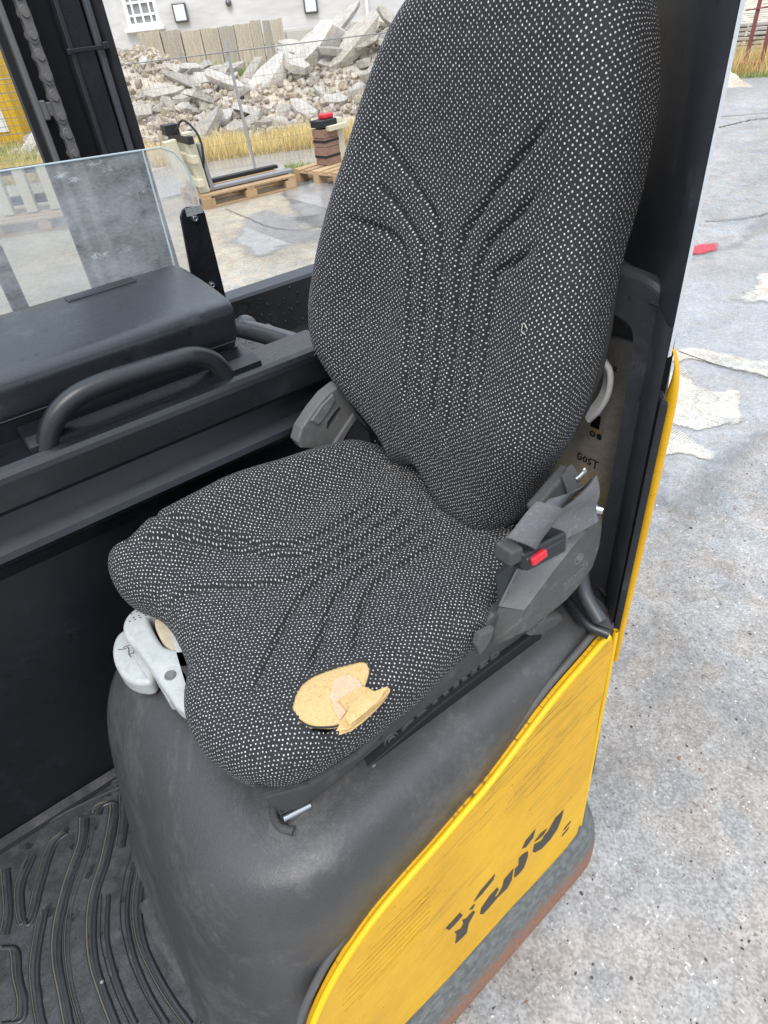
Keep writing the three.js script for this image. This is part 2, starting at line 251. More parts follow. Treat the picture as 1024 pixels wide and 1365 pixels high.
// cracks and joints: narrow strips of dirt lying in the surface
M.crack = std({ color: lin(0.11, 0.1, 0.085), roughness: 0.95 });
function crackLine(pxs, w, y = 0.0105) {
  const P = new THREE.CatmullRomCurve3(pxs.map(([a, b]) => onG(a, b, y))).getSpacedPoints(70), pos = [], idx = [];
  P.forEach((p, i) => { const t = (P[i + 1] ?? p).clone().sub(P[i - 1] ?? p).normalize(), s = V3(-t.z, 0, t.x), k = w * (0.7 + 0.9 * Math.abs(fbm(i * 0.31, 2.2))); const o = fbm(i * 0.23, 7) * w * 3; pos.push(p.x + s.x * (k + o), y, p.z + s.z * (k + o), p.x - s.x * (k - o), y, p.z - s.z * (k - o)); if (i) { const a = 2 * i - 2; idx.push(a, a + 1, a + 2, a + 2, a + 1, a + 3); } });
  const g = new THREE.BufferGeometry(); g.setAttribute('position', new THREE.Float32BufferAttribute(pos, 3)); g.setIndex(idx); g.computeVertexNormals(); return worldUV(g, 1);
}
for (const [l, w] of [[[[905, 468], [960, 487], [1010, 500], [1080, 515]], 0.004], [[[955, 170], [985, 163], [1010, 158], [1060, 154]], 0.018], [[[940, 294], [980, 292], [1024, 284], [1070, 268]], 0.008], [[[300, 278], [330, 290], [360, 302], [395, 306], [430, 300]], 0.006], [[[950, 155], [985, 153], [1060, 146]], 0.012]]) { const m = mesh(numbered('ground_crack'), crackLine(l, w), M.crack); m.userData.kind = 'structure'; }
// loose grit on the concrete near the truck
{
  const g = new THREE.IcosahedronGeometry(1, 0), n = 15000, im = new THREE.InstancedMesh(g, std({ roughness: 0.85 }), n), m4 = new THREE.Matrix4(), c = new THREE.Color(), e = new THREE.Euler();
  for (let i = 0; i < n; i++) {
    const u = Math.pow(rnd(), 1.6); let p;
    do { p = V3(rr(-0.1, 4.2), 0, rr(-1.6, 1.3)); } while (p.z < -0.30 && p.x < 1.0 || p.length() > 4.2);
    const s = (0.0011 + 0.003 * u * u * u) * (rnd() < 0.02 ? 1.9 : 1);
    m4.compose(p.setY(s * 0.25), new THREE.Quaternion().setFromEuler(e.set(rr(0, 6), rr(0, 6), rr(0, 6))), V3(s * rr(0.7, 1.5), s * 0.7, s * rr(0.7, 1.3))); im.setMatrixAt(i, m4);
    const t = rnd(); if (t < 0.42) c.setRGB(0.62, 0.6, 0.55); else if (t < 0.7) c.setRGB(0.07, 0.066, 0.06); else if (t < 0.97) c.setRGB(0.28, 0.26, 0.23); else c.setRGB(0.3, 0.13, 0.08); im.setColorAt(i, c);
  }
  im.name = 'gravel'; tag(im, 'loose white and dark grit scattered over the concrete', 'gravel', null, 'stuff'); im.castShadow = im.receiveShadow = true; scene.add(im);
}

// ------------------------------------------------------------------ yard beyond the truck
const yard = (d, l, y = 0) => HD.clone().multiplyScalar(d).addScaledVector(RT, l).setY(y);
const yardTurn = Math.atan2(-RT.z, RT.x);                                              // turns local x to RT
function yardCoord(px, py, d) { const p = UP(px, py, HD, yard(d, 0)); return { l: p.dot(RT), y: p.y }; }
// white building
const wallTex = tex(512, 512, (i, j) => { const u = i / 512, v = j / 512; const L = 0.92 - 0.05 * gn[1](u, v) - 0.05 * gn[2](u, v) - 0.03 * gn[5](u, v); return [L, L, L]; }, true);
M.render = std({ map: wallTex, color: lin(0.9, 0.88, 0.85), roughness: 0.9 });
M.stoneW = std({ map: wallTex, color: lin(0.75, 0.72, 0.64), roughness: 0.92, bumpMap: concBump, bumpScale: 0.006 });
M.frameW = std({ color: lin(0.8, 0.8, 0.78), roughness: 0.6 });
M.pane = new THREE.MeshPhysicalMaterial({ color: lin(0.3, 0.32, 0.33), roughness: 0.12, metalness: 0 });
M.lampGlass = std({ color: lin(0.75, 0.78, 0.8), roughness: 0.4 });
{
  const D = 26, b = thing('white_building', 'long white rendered building behind the rubble heap', 'building', yard(D, 0), yardTurn);
  const Lc = (px, py) => yardCoord(px, py, D);
  const base = Lc(330, 46).y;
  const wl = Lc(161, 0).l, wr = Lc(207, 0).l, sill = Lc(188, 37).y, top = sill + (wr - wl) * 1.5;
  const wallG = (x0, x1, y0, y1) => at(new THREE.BoxGeometry(x1 - x0, y1 - y0, 0.4), (x0 + x1) / 2, (y0 + y1) / 2, -0.2);
  mesh('wall', merge([wallG(-22, wl, base, 9), wallG(wr, 30, base, 9), wallG(wl, wr, base, sill), wallG(wl, wr, top, 9)]), M.render, b);
  mesh('plinth', at(new THREE.BoxGeometry(52, base + 1, 0.5), 4, (base - 1) / 2, -0.22), M.stoneW, b);
  for (let k = 0; k < 24; k++) for (let r = 0; r < 2; r++) { const w = 0.9, x = -9 + k * w + (r ? 0.45 : 0) + rr(-0.03, 0.03); mesh('stone', at(rbox(w - 0.04, 0.28, 0.1, 0.02), x, base - 0.17 - r * 0.31, 0.055 + rr(0, 0.015)), M.stoneW, b); }
  const win = new THREE.Group(); win.name = 'window'; b.add(win);
  const fr = [], w = wr - wl, h = top - sill, xm = (wl + wr) / 2, ym = (sill + top) / 2, c = 4, rws = 5;
  for (const s of [-1, 1]) { fr.push(at(new THREE.BoxGeometry(0.12, h, 0.16), xm + s * (w / 2 - 0.06), ym, -0.1)); fr.push(at(new THREE.BoxGeometry(w - 0.24, 0.12, 0.16), xm, ym + s * (h / 2 - 0.06), -0.1)); }
  for (let i = 1; i < c; i++) fr.push(at(new THREE.BoxGeometry(0.06, h - 0.24, 0.1), wl + w * i / c, ym, -0.1));
  for (let j = 1; j < rws; j++) fr.push(at(new THREE.BoxGeometry(w - 0.24, 0.06, 0.09), xm, sill + h * j / rws, -0.1));
  mesh('frame', merge(fr), M.frameW, win);
  for (let i = 0; i < c; i++) for (let j = 0; j < rws; j++) mesh('pane', at(new THREE.BoxGeometry(w / c - 0.07, h / rws - 0.07, 0.02), wl + w * (i + 0.5) / c, sill + h * (j + 0.5) / rws, -0.13), M.pane, win);
  mesh('sill', at(rbox(w + 0.2, 0.1, 0.3, 0.02), xm, sill - 0.05, 0.08), M.frameW, win);
  for (const [x, y] of [[241, 17], [414, 5]]) { const p = Lc(x, y), q = new THREE.Group(); q.name = 'wall_lamp'; b.add(q); mesh('housing', at(rbox(0.44, 0.5, 0.12, 0.03), p.l, p.y, 0.07), M.steelDull, q); mesh('lens', at(rbox(0.34, 0.4, 0.06, 0.02), p.l, p.y, 0.13), M.lampGlass, q); }
  const pb = Lc(305, 4); mesh('wall_bracket', at(new THREE.SphereGeometry(0.1, 12, 8), pb.l, pb.y, 0.08), M.steelDull, b);
  mesh('downpipe', at(new THREE.CylinderGeometry(0.06, 0.06, 9, 10), Lc(489, 10).l, 4.5, 0.09), M.frameW, b);
}
// old concrete slabs standing in a row
M.slab = [0, 1, 2].map(k => std({ map: rep(concMap, 0.5, 0.5), color: [lin(1.75, 1.62, 1.32), lin(1.55, 1.47, 1.28), lin(1.9, 1.74, 1.4)][k], roughness: 0.95, bumpMap: concBump, bumpScale: 0.01 }));
{
  const D = 19.5, t = thing('slab_wall', 'row of weathered concrete slabs standing behind the rubble', 'wall', yard(D, 0), yardTurn);
  const edges = [[182, 42], [213, 40], [240, 38], [267, 37], [291, 36], [312, 34], [333, 29], [348, 29], [360, 28], [376, 28]];
  for (let i = 0; i + 1 < edges.length; i++) {
    const a = yardCoord(...edges[i], D), b = yardCoord(edges[i + 1][0], edges[i + 1][1], D), w = b.l - a.l - 0.03, topY = (a.y + b.y) / 2 + (i === 2 ? -0.05 : rr(-0.03, 0.05));
    const g = new THREE.BoxGeometry(w, topY + 0.3, 0.16, 6, 8, 1), p = g.attributes.position;
    for (let k = 0; k < p.count; k++) { const y = p.getY(k); if (y > (topY + 0.3) / 2 - 0.02) p.setY(k, y + 0.06 * fbm(p.getX(k) * 5 + i * 3, 1, 0, 3)); p.setZ(k, p.getZ(k) + 0.02 * fbm(p.getX(k) * 3, y * 3, i)); }
    g.computeVertexNormals(); mesh('slab', at(g, (a.l + b.l) / 2, (topY - 0.3) / 2, rr(-0.03, 0.03), 0, rr(-0.02, 0.02), rr(-0.015, 0.015)), M.slab[i % 3], t);
  }
}
// rubble heap
const heapH = (d, l) => {
  const front = ss(11.9, 15.2, d + 0.25 * fbm(l * 0.7, 3)), back = ss(21, 18, d);
  const ridge = 0.55 + 0.42 * Math.exp(-Math.pow((l - 0.2) / 1.5, 2)) * 0.3 + 0.75 * Math.exp(-Math.pow((l + 4.3) / 1.1, 2)) * ss(13.5, 16.2, d) + 0.62 * ss(-2.2, 1.5, l) * ss(13.5, 16.5, d);
  return front * back * ss(-6.4, -5.2, l) * (ridge + 0.14 * fbm(d * 0.8, l * 0.8, 4, 3));
};
M.rubbleDirt = std({ map: rep(concMap, 1, 1), color: lin(2.1, 1.9, 1.6), roughness: 1, bumpMap: concBump, bumpScale: 0.03 });
M.chunk = [lin(2.1, 2.02, 1.86), lin(1.85, 1.74, 1.55), lin(1.55, 1.46, 1.32), lin(1.75, 1.4, 1.05)].map(c => std({ map: rep(concMap, 0.6, 0.6), color: c, roughness: 0.95, bumpMap: concBump, bumpScale: 0.012 }));
{
  const t = thing('rubble_heap', 'heap of broken concrete slabs and earth beyond the mesh fence', 'rubble heap', yard(15, 0), yardTurn);
  const toL = (d, l, y) => V3(l, y, 15 - d);
  const nd = 90, nl = 160, pos = [], idx = [];
  for (let j = 0; j <= nd; j++) for (let i = 0; i <= nl; i++) { const d = 11.4 + 10 * j / nd, l = -13 + 20 * i / nl, p = toL(d, l, heapH(d, l) + 0.05 * fbm(d * 4, l * 4, 1, 3) - 0.03); pos.push(p.x, p.y, p.z); }
  for (let j = 0; j < nd; j++) for (let i = 0; i < nl; i++) { const a = j * (nl + 1) + i; idx.push(a, a + 1, a + nl + 1, a + 1, a + nl + 2, a + nl + 1); }
  const g = new THREE.BufferGeometry(); g.setAttribute('position', new THREE.Float32BufferAttribute(pos, 3)); g.setIndex(idx); g.computeVertexNormals(); worldUV(g, 2.4);
  mesh('earth_mound', g, M.rubbleDirt, t);
  const shapes = [];
  for (let k = 0; k < 14; k++) {
    const pts = [], fl = k < 11 ? rr(0.12, 0.26) : rr(0.4, 0.7), n = 7 + Math.floor(rr(0, 4));
    for (const s of [-1, 1]) for (let i = 0; i < n; i++) { const a = i / n * 6.283 + rr(-0.25, 0.25), q = rr(0.6, 1); pts.push(V3(Math.cos(a) * q * rr(0.8, 1), s * fl * rr(0.75, 1), Math.sin(a) * q * 0.72)); }
    const c = new ConvexGeometry(pts); const p = c.attributes.position, uv = new Float32Array(p.count * 2); for (let i = 0; i < p.count; i++) { uv[2 * i] = p.getX(i) * 0.5 + p.getY(i) * 0.3; uv[2 * i + 1] = p.getZ(i) * 0.5 + p.getY(i) * 0.4; } c.setAttribute('uv', new THREE.BufferAttribute(uv, 2)); shapes.push(c);
  }
  const put = (d, l, s, sink = 0.25) => {
    const m = new THREE.Mesh(shapes[Math.floor(rnd() * shapes.length)], M.chunk[Math.floor(rnd() * rnd() * 4)]);
    m.name = 'concrete_chunk'; m.position.copy(toL(d, l, heapH(d, l) + s * sink * rr(-0.2, 0.8))); m.rotation.set(rr(-0.6, 0.75), rr(0, 6.28), rr(-0.55, 0.55)); m.scale.set(s * rr(0.75, 1.35), s * rr(0.7, 1.1), s * rr(0.6, 1)); m.castShadow = m.receiveShadow = true; t.add(m); return m;
  };
  let n = 0;
  while (n < 200) { const d = 12.2 + 6.2 * Math.pow(rnd(), 0.8), l = rr(-5.9, 3.2); if (l < -3.3 && d > 15 && rnd() < 0.85 || heapH(d, l) < 0.06) continue; put(d, l, (0.1 + 0.24 * rnd() * rnd()) * (rnd() < 0.15 ? 1.6 : 1)); n++; }
  for (let k = 0, tries = 0; k < 90 && tries < 4000; tries++) { const d = rr(12.4, 17), l = rr(-5, 3); if (l < -3.2 && d > 15 || heapH(d, l) < 0.15) continue; const m = put(d, l, rr(0.24, 0.46), 0.9); m.geometry = shapes[Math.floor(rnd() * 11)]; m.scale.set(rr(0.26, 0.58), rr(0.2, 0.36), rr(0.15, 0.28)); m.rotation.set(rr(-0.2, 0.9), rr(-0.9, 0.9), rr(-0.45, 0.6)); k++; }
  const bigs = [[14.6, -1.3, 0.62], [15.2, -0.2, 0.6], [14.8, 0.5, 0.55], [13.1, -2.4, 0.45], [13.3, -5.2, 0.5]];
  for (const [d, l, s] of bigs) { const m = put(d, l, s, 0.6); m.rotation.set(0.4, 0.5, 0.5); m.scale.set(s * 1.5, s * 0.8, s * 0.7); }
  // small broken pieces between the chunks
  const bits = new THREE.InstancedMesh(shapes[3], M.chunk[1], 6000), m4 = new THREE.Matrix4(), c = new THREE.Color();
  for (let i = 0; i < 6000; i++) { let d, l; do { d = rr(12, 18.6); l = rr(-9.5, 3.6); } while (heapH(d, l) < 0.04); const s = 0.025 + 0.11 * rnd() * rnd(); m4.compose(toL(d, l, heapH(d, l) + s * 0.2), new THREE.Quaternion().setFromEuler(new THREE.Euler(rr(0, 6), rr(0, 6), rr(0, 6))), V3(s, s * 1.6, s)); bits.setMatrixAt(i, m4); const q = rr(0.75, 1.3); bits.setColorAt(i, c.setRGB(q, q * rr(0.9, 1), q * rr(0.78, 0.98))); }
  bits.name = 'small_debris'; bits.userData.kind = 'stuff'; bits.castShadow = bits.receiveShadow = true; t.add(bits);
}
// grass: bent blades, one object per strip
function grass(name, label, n, place, hgt, cols, wid = 0.012) {
  const pos = [], idx = []; const SEG = 3;
  for (let i = 0; i <= SEG; i++) { const t = i / SEG; pos.push(-0.5 * (1 - t * 0.9), t, t * t * 0.45, 0.5 * (1 - t * 0.9), t, t * t * 0.45); if (i) { const a = 2 * i - 2; idx.push(a, a + 1, a + 2, a + 1, a + 3, a + 2); } }
  const g = new THREE.BufferGeometry(); g.setAttribute('position', new THREE.Float32BufferAttribute(pos, 3)); g.setIndex(idx); g.computeVertexNormals();
  const im = new THREE.InstancedMesh(g, new THREE.MeshPhysicalMaterial({ roughness: 0.9, transmission: 0.3, thickness: 0, side: THREE.DoubleSide }), n), m4 = new THREE.Matrix4(), c = new THREE.Color();
  for (let i = 0; i < n; i++) { const [p, k] = place(), h = rr(...hgt) * k; m4.compose(p, new THREE.Quaternion().setFromEuler(new THREE.Euler(rr(-0.35, 0.35), rr(0, 6.28), rr(-0.3, 0.3))), V3(wid * rr(0.7, 1.3), h, h)); im.setMatrixAt(i, m4); const q = cols[Math.floor(rnd() * cols.length)], b = rr(0.75, 1.2); im.setColorAt(i, c.setRGB(q[0] * b, q[1] * b, q[2] * b)); }
  im.name = numbered(name); tag(im, label, 'grass', null, 'stuff'); im.castShadow = im.receiveShadow = true; scene.add(im); return im;
}
const DRY = [[0.78, 0.6, 0.26], [0.85, 0.68, 0.32], [0.7, 0.52, 0.22], [0.62, 0.54, 0.24]], GRN = [[0.2, 0.3, 0.08], [0.26, 0.36, 0.1], [0.34, 0.38, 0.14]];
grass('dry_grass', 'strip of dry yellow grass along the foot of the rubble heap', 26000, () => { const l = rr(-6, 3.4), d = 11.2 + 1.3 * rnd() + 0.3 * fbm(l * 0.6, 2); return [yard(d, l, 0.0), 0.45 + 0.9 * Math.max(0, 0.5 + fbm(l * 1.3, d * 1.3, 5))]; }, [0.1, 0.3], DRY);
grass('green_weeds', 'green weeds growing on the rubble and by the fence', 2200, () => { const c = [[17.6, -2.6, 0.45], [17.4, -1.9, 0.4], [12.2, 0.9, 0.4], [11.5, -6.2, 0.4], [12.4, 2.3, 0.4], [16.8, 2.5, 0.25]][Math.floor(rnd() * 6)], d = c[0] + rr(-0.2, 0.2), l = c[1] + rr(-1, 1) * c[2]; return [yard(d, l, heapH(d, l)), 1]; }, [0.15, 0.4], GRN);
grass('verge_grass', 'green and straw grass under the yellow container', 7000, () => { const p = onG(rr(-30, 60), rr(196, 236)); return [p, 1]; }, [0.1, 0.3], [...DRY, ...GRN, ...GRN], 0.014);
grass('grass_tufts', 'low green grass tufts at the fence foot by the second pallet', 900, () => { const p = onG(rr(385, 440), 0); const q = onG(380 + 65 * rnd(), 233 - 12 * rnd()); return [q, 1]; }, [0.03, 0.1], [...GRN, DRY[3]], 0.01);
// mesh fence panels
M.wire = std({ color: lin(0.22, 0.22, 0.22), metalness: 0.4, roughness: 0.5 });
M.galv = std({ color: lin(0.45, 0.46, 0.46), metalness: 0.6, roughness: 0.5 });
function meshFence(label, A, B, h, nx, ny, posts, wr = 0.0013) {
  const t = thing('mesh_fence', label, 'fence', A.clone(), 0, 'wire mesh fence panels'), dir = B.clone().sub(A), L = dir.length(); dir.normalize();
  const ang = Math.atan2(-dir.z, dir.x); t.rotation.y = ang;
  const ws = [];
  for (let i = 0; i <= nx; i++) ws.push(at(new THREE.CylinderGeometry(wr, wr, h - 0.08, 4, 1, true), L * i / nx, h / 2 + 0.04, 0));
  for (let j = 0; j <= ny; j++) ws.push(at(new THREE.CylinderGeometry(wr * 1.2, wr * 1.2, L, 4, 1, true), L / 2, 0.08 + (h - 0.08) * j / ny, 0.004, 0, 0, Math.PI / 2));
  const m = mesh('wire_mesh', merge(ws), M.wire, t); m.userData.kind = 'stuff';
  mesh('top_wire', at(new THREE.CylinderGeometry(0.007, 0.007, L, 6), L / 2, h, 0, 0, 0, Math.PI / 2), M.wire, t);
  for (const [x, lean, ph] of posts) mesh('post', at(new THREE.CylinderGeometry(0.021, 0.021, ph, 10), x + Math.sin(lean) * ph / 2, ph / 2, -0.03, 0, 0, -lean), M.galv, t);
  return t;
}
{
  const b = onG(341, 228), d0 = b.dot(HD), dir = onG(430, 216).sub(b).normalize(), A = b.clone().addScaledVector(dir, -3.6), B = b.clone().addScaledVector(dir, 2.6);
  const hp = UP(313, 52, HD, b).y, hw = UP(380, 60, HD, onG(385, 222)).y; void d0;
  meshFence('wire mesh fence with a grey post in front of the rubble', A, B, clamp(hw, 0.9, 1.5), 110, 9, [[3.6, -0.045, clamp(hp, 1, 1.8)]]);
}
// yellow container behind a coarse mesh
M.yellowFar = std({ map: wallTex, color: lin(0.95, 0.58, 0.02), roughness: 0.5 });
{
  const p = onG(40, 202), t = thing('yellow_container', 'yellow steel container behind mesh at the left', 'container', p.clone().addScaledVector(RT, -1.0), yardTurn);
  const ribs = []; for (let i = 0; i < 9; i++) ribs.push(at(rbox(0.12, 2.4, 0.06, 0.01), -2.9 + i * 0.5, 1.25, 0.03));
  mesh('wall', at(new THREE.BoxGeometry(4.2, 2.5, 2.2), -1.1, 1.25, -1.1), M.yellowFar, t); mesh('rib', at(new THREE.BoxGeometry(4.2, 0.1, 0.06), -1.1, 0.05, 0.032), M.yellowFar, t); void ribs;
  mesh('notice', at(new THREE.BoxGeometry(0.3, 0.5, 0.02), 0.62, 0.62, 0.012), M.frameW, t);
  meshFence('coarse wire mesh in front of the yellow container', p.clone().addScaledVector(RT, -2.6).addScaledVector(HD, -0.25), p.clone().addScaledVector(RT, 1.3).addScaledVector(HD, -0.25), 1.9, 24, 14, [[3.6, 0, 1.95]], 0.004);
}
// pallets
M.wood = [lin(0.6, 0.42, 0.24), lin(0.66, 0.48, 0.3), lin(0.52, 0.37, 0.22)].map((c, k) => std({ color: c, roughness: 0.85, map: tex(128, 512, (i, j) => { const u = i / 128, v = j / 512, g = 0.78 + 0.2 * gn[2](u * 0.8 + k * 0.2, v * 0.06) + 0.06 * gn[3](u, v * 0.2) - 0.1 * gn[1](u, v); return [g, g * 0.97, g * 0.93]; }, true) }));
function makePallet(label, pos, turn, group) {
  const t = thing('wooden_pallet', label, 'pallet', pos, turn, group);
  for (let i = 0; i < 3; i++) { mesh('bottom_board', at(rbox(1.2, 0.022, 0.1, 0.003), 0, 0.011, -0.35 + 0.35 * i), M.wood[i % 3], t); mesh('stringer_board', at(rbox(0.1, 0.022, 0.8, 0.003), -0.55 + 0.55 * i, 0.111, 0), M.wood[(i + 1) % 3], t); for (let k = 0; k < 3; k++) mesh('block', at(rbox(0.14, 0.078, 0.1, 0.004), -0.53 + 0.53 * i, 0.061, -0.35 + 0.35 * k), M.wood[(i + k) % 3], t); }
  for (let i = 0; i < 5; i++) mesh('deck_board', at(rbox(1.2, 0.022, i % 2 ? 0.1 : 0.13, 0.003), 0, 0.133, -0.335 + 0.1675 * i), M.wood[(i * 2) % 3], t);
  return t;
}
M.cream = std({ map: wallTex, color: lin(0.8, 0.74, 0.54), roughness: 0.6 });
M.iron = std({ color: lin(0.02, 0.02, 0.022), roughness: 0.5, metalness: 0.3 });
M.forkSteel = std({ color: lin(0.3, 0.31, 0.32), roughness: 0.45, metalness: 0.6, bumpMap: grainBump, bumpScale: 0.0004 });
M.block = std({ map: rep(concMap, 0.4, 0.4), color: lin(0.8, 0.5, 0.38), roughness: 0.9 });
M.clearFilm = new THREE.MeshPhysicalMaterial({ color: lin(0.9, 0.92, 0.92), transmission: 0.9, roughness: 0.15, thickness: 0 });
{
  const a = onG(291, 276), b = onG(382, 254), mid = a.clone().add(b).multiplyScalar(0.5), dir = b.clone().sub(a).normalize(), turn = Math.atan2(-dir.z, dir.x), back = V3(dir.z, 0, -dir.x);
  const back1 = back.dot(HD) > 0 ? back : back.clone().negate();
  makePallet('weathered wooden pallet under the fork attachment', mid.clone().addScaledVector(back1, 0.4), turn, 'wooden pallets in the yard');
  const t = thing('fork_attachment', 'cream painted lift fork attachment with steel forks lying on a pallet', 'fork attachment', mid.clone().addScaledVector(back1, 0.4).addScaledVector(dir, -0.5).setY(0.144), turn); t.scale.set(1, 0.86, 1);
  for (const z of [-0.22, 0.2]) { mesh('upright', at(rbox(0.1, 0.72, 0.12, 0.008), -0.02, 0.36, z, 0, 0, 0.06), M.cream, t); mesh('fork', merge([at(rbox(1.1, 0.045, 0.1, 0.008), 0.6, 0.028, z), at(rbox(0.045, 0.55, 0.1, 0.008), 0.075, 0.3, z, 0, 0, 0.06)]), z > 0 ? M.forkSteel : M.iron, t); }
  for (const y of [0.14, 0.42, 0.64]) mesh('carriage_bar', at(rbox(0.07, 0.09, 0.7, 0.006), -0.06, y, 0), y > 0.5 ? M.iron : M.cream, t);
  mesh('top_block', at(rbox(0.16, 0.12, 0.16, 0.01), -0.12, 0.74, -0.1), M.iron, t);
  mesh('side_arm', at(rbox(0.14, 0.5, 0.09, 0.01), -0.2, 0.4, 0.1, 0, 0, 0.1), M.cream, t);
  mesh('hose', tube([V3(-0.1, 0.74, 0.05), V3(-0.02, 0.84, 0.12), V3(0.08, 0.66, 0.22), V3(0.05, 0.35, 0.26), V3(-0.02, 0.2, 0.2)], 0.013, 30, 8), M.iron, t);
  const c = onG(424, 240);
  makePallet('small wooden pallet under the upright attachment half hidden by the seat', c.clone().addScaledVector(RT, 0.42).addScaledVector(HD, 0.2), turn + 0.25, 'wooden pallets in the yard');
  const s = thing('stacked_attachment', 'upright brown and cream attachment with black top and red cap', 'attachment', c.clone().addScaledVector(RT, 0.22).addScaledVector(HD, 0.2).setY(0.144), turn + 0.25); s.scale.set(0.8, 0.66, 0.8);
  for (let k = 0; k < 4; k++) mesh('brown_block', at(rbox(0.3, 0.145, 0.26, 0.01), -0.1 + rr(-0.01, 0.01), 0.075 + k * 0.15, 0), M.block, s);
  mesh('upright', at(rbox(0.13, 0.72, 0.16, 0.01), 0.14, 0.36, 0.02), M.cream, s); mesh('cross_bar', at(rbox(0.4, 0.08, 0.1, 0.008), 0.02, 0.6, 0.16), M.cream, s);
  mesh('top_plate', at(rbox(0.34, 0.12, 0.26, 0.02), -0.1, 0.68, 0), M.iron, s); mesh('red_cap', at(rbox(0.2, 0.09, 0.16, 0.03), -0.04, 0.78, 0), M.red, s);
  for (const y of [0.15, 0.4]) mesh('band', at(rbox(0.31, 0.04, 0.268, 0.004), -0.1, y, 0.002), M.iron, s);
  // third pallet seen through the windscreen
  const q = onG(62, 306); makePallet('pallet carrying cream beams seen through the windscreen', q.clone().addScaledVector(HD, 0.3), yardTurn + 0.1, 'wooden pallets in the yard');
  const f = thing('beam_frame', 'rack of upright cream beams on a pallet behind the windscreen', 'beam rack', q.clone().addScaledVector(HD, 0.3).setY(0.144), yardTurn + 0.1);
  for (let k = 0; k < 4; k++) mesh('beam', at(rbox(0.12, 0.46, 0.1, 0.01), -0.45 + k * 0.27, 0.23, 0, -0.1, 0, 0.02), M.cream, f);
  mesh('cross_beam', at(rbox(1.05, 0.07, 0.08, 0.01), 0, 0.42, -0.12), M.iron, f); mesh('lower_beam', at(rbox(1.05, 0.09, 0.08, 0.01), 0, 0.12, -0.1), M.iron, f);
}
// far corner at the right: brick stack, rusty posts, dry grass
M.brickPale = std({ map: wallTex, color: lin(0.66, 0.62, 0.55), roughness: 0.9 });
M.rust = std({ color: lin(0.2, 0.07, 0.06), roughness: 0.85 });
{
  const g0 = onG(1000, 104), hd = V3(g0.x, 0, g0.z).normalize(), rt = V3(-hd.z, 0, hd.x), turn = Math.atan2(-rt.z, rt.x);
  const W = g0.clone().addScaledVector(hd, 2.2), H = (px, py, pt) => { const p = UP(px, py, hd, pt); return { l: p.clone().sub(pt).dot(rt), y: p.y }; };
  const t = thing('pale_block_stack', 'stack of pale blocks behind the rusty posts at the right', 'block stack', W.clone(), turn);
  const lo = H(985, 72, W).y, hi = H(985, 30, W).y, rows = 7, rh = (hi - lo) / rows;
  for (let r = 0; r < rows; r++) for (let k = 0; k < 9; k++) mesh('block', at(rbox(0.36, rh - 0.02, 0.3, 0.012), -1.2 + k * 0.38 + (r % 2) * 0.19 + rr(-0.02, 0.02), lo + rh * (r + 0.5), rr(-0.03, 0.03)), M.brickPale, t);
  mesh('bearer', at(rbox(3.5, lo, 0.3, 0.02), 0.3, lo / 2, 0), M.block, t);
  const b = thing('straw_bank', 'bank of straw coloured earth behind the pale blocks', 'bank', W.clone().addScaledVector(hd, 3), turn); mesh('bank_face', at(new THREE.SphereGeometry(3, 40, 20).scale(2.2, 0.75, 0.8), 1, 0.1, 0), M.rubbleDirt, b);
  for (const [x, lean, lb, c] of [[996, -0.02, 'rusty steel post standing in dry grass, left of two', 0], [1015, 0.02, 'rusty steel post standing in dry grass, right of two', 1]]) {
    const q = H(x, 80, g0), p = thing('rusty_post', lb, 'post', g0.clone().addScaledVector(rt, q.l).addScaledVector(hd, 0.6), turn, 'rusty posts at the yard edge');
    mesh('shaft', at(rbox(0.07, 2.6, 0.07, 0.006), 0, 1.3, 0, 0, 0, lean), M.rust, p);
    if (!c) for (const y of [1.0, 1.25]) mesh('strut', at(new THREE.CylinderGeometry(0.012, 0.012, 2, 6), 0.8, y, 0.05, 0, 0, Math.PI / 2 + 0.05), M.rust, p); else mesh('strut', at(new THREE.CylinderGeometry(0.02, 0.02, 1.4, 6), -0.25, 1.5, 0.05, 0, 0, -0.5), M.rust, p);
  }
  const rb = H(1000, 100, g0), r = thing('red_crate', 'faded red crate lying in the dry grass by the posts', 'crate', g0.clone().addScaledVector(hd, 0.7).addScaledVector(rt, rb.l), turn + 0.2);
  mesh('body', at(rbox(0.5, 0.16, 0.3, 0.03), 0, 0.08, 0), std({ color: lin(0.6, 0.16, 0.1), roughness: 0.8 }), r); mesh('rim', at(rbox(0.53, 0.03, 0.33, 0.01), 0, 0.165, 0), std({ color: lin(0.5, 0.12, 0.08), roughness: 0.8 }), r);
  grass('straw_grass', 'dry straw grass along the yard edge at the right', 9000, () => { const l = rr(-1.5, 3.2), d = rr(0.15, 1.9); return [g0.clone().addScaledVector(hd, d).addScaledVector(rt, l), 1]; }, [0.12, 0.5], DRY, 0.012);
  grass('green_verge', 'thin line of green grass between concrete and straw at the right', 1600, () => { const l = rr(-1.5, 3), d = rr(-0.08, 0.2); return [g0.clone().addScaledVector(hd, d).addScaledVector(rt, l), 1]; }, [0.04, 0.12], GRN, 0.012);
}
// ------------------------------------------------------------------ the truck
const TB = V3(0.3, 0, -0.75);
const truck = thing('reach_truck', 'black and yellow sit-on reach truck with a dotted cloth driver seat', 'forklift', TB.clone());
const part = (name, geo, mat, label) => { const m = mesh(name, geo, mat, truck, label); m.position.copy(TB).negate(); return m; };
const group = (name, label) => { const g = new THREE.Group(); g.name = name; g.position.copy(TB).negate(); if (label) g.userData.label = label; truck.add(g); return g; };
const FLOOR = 0.42;
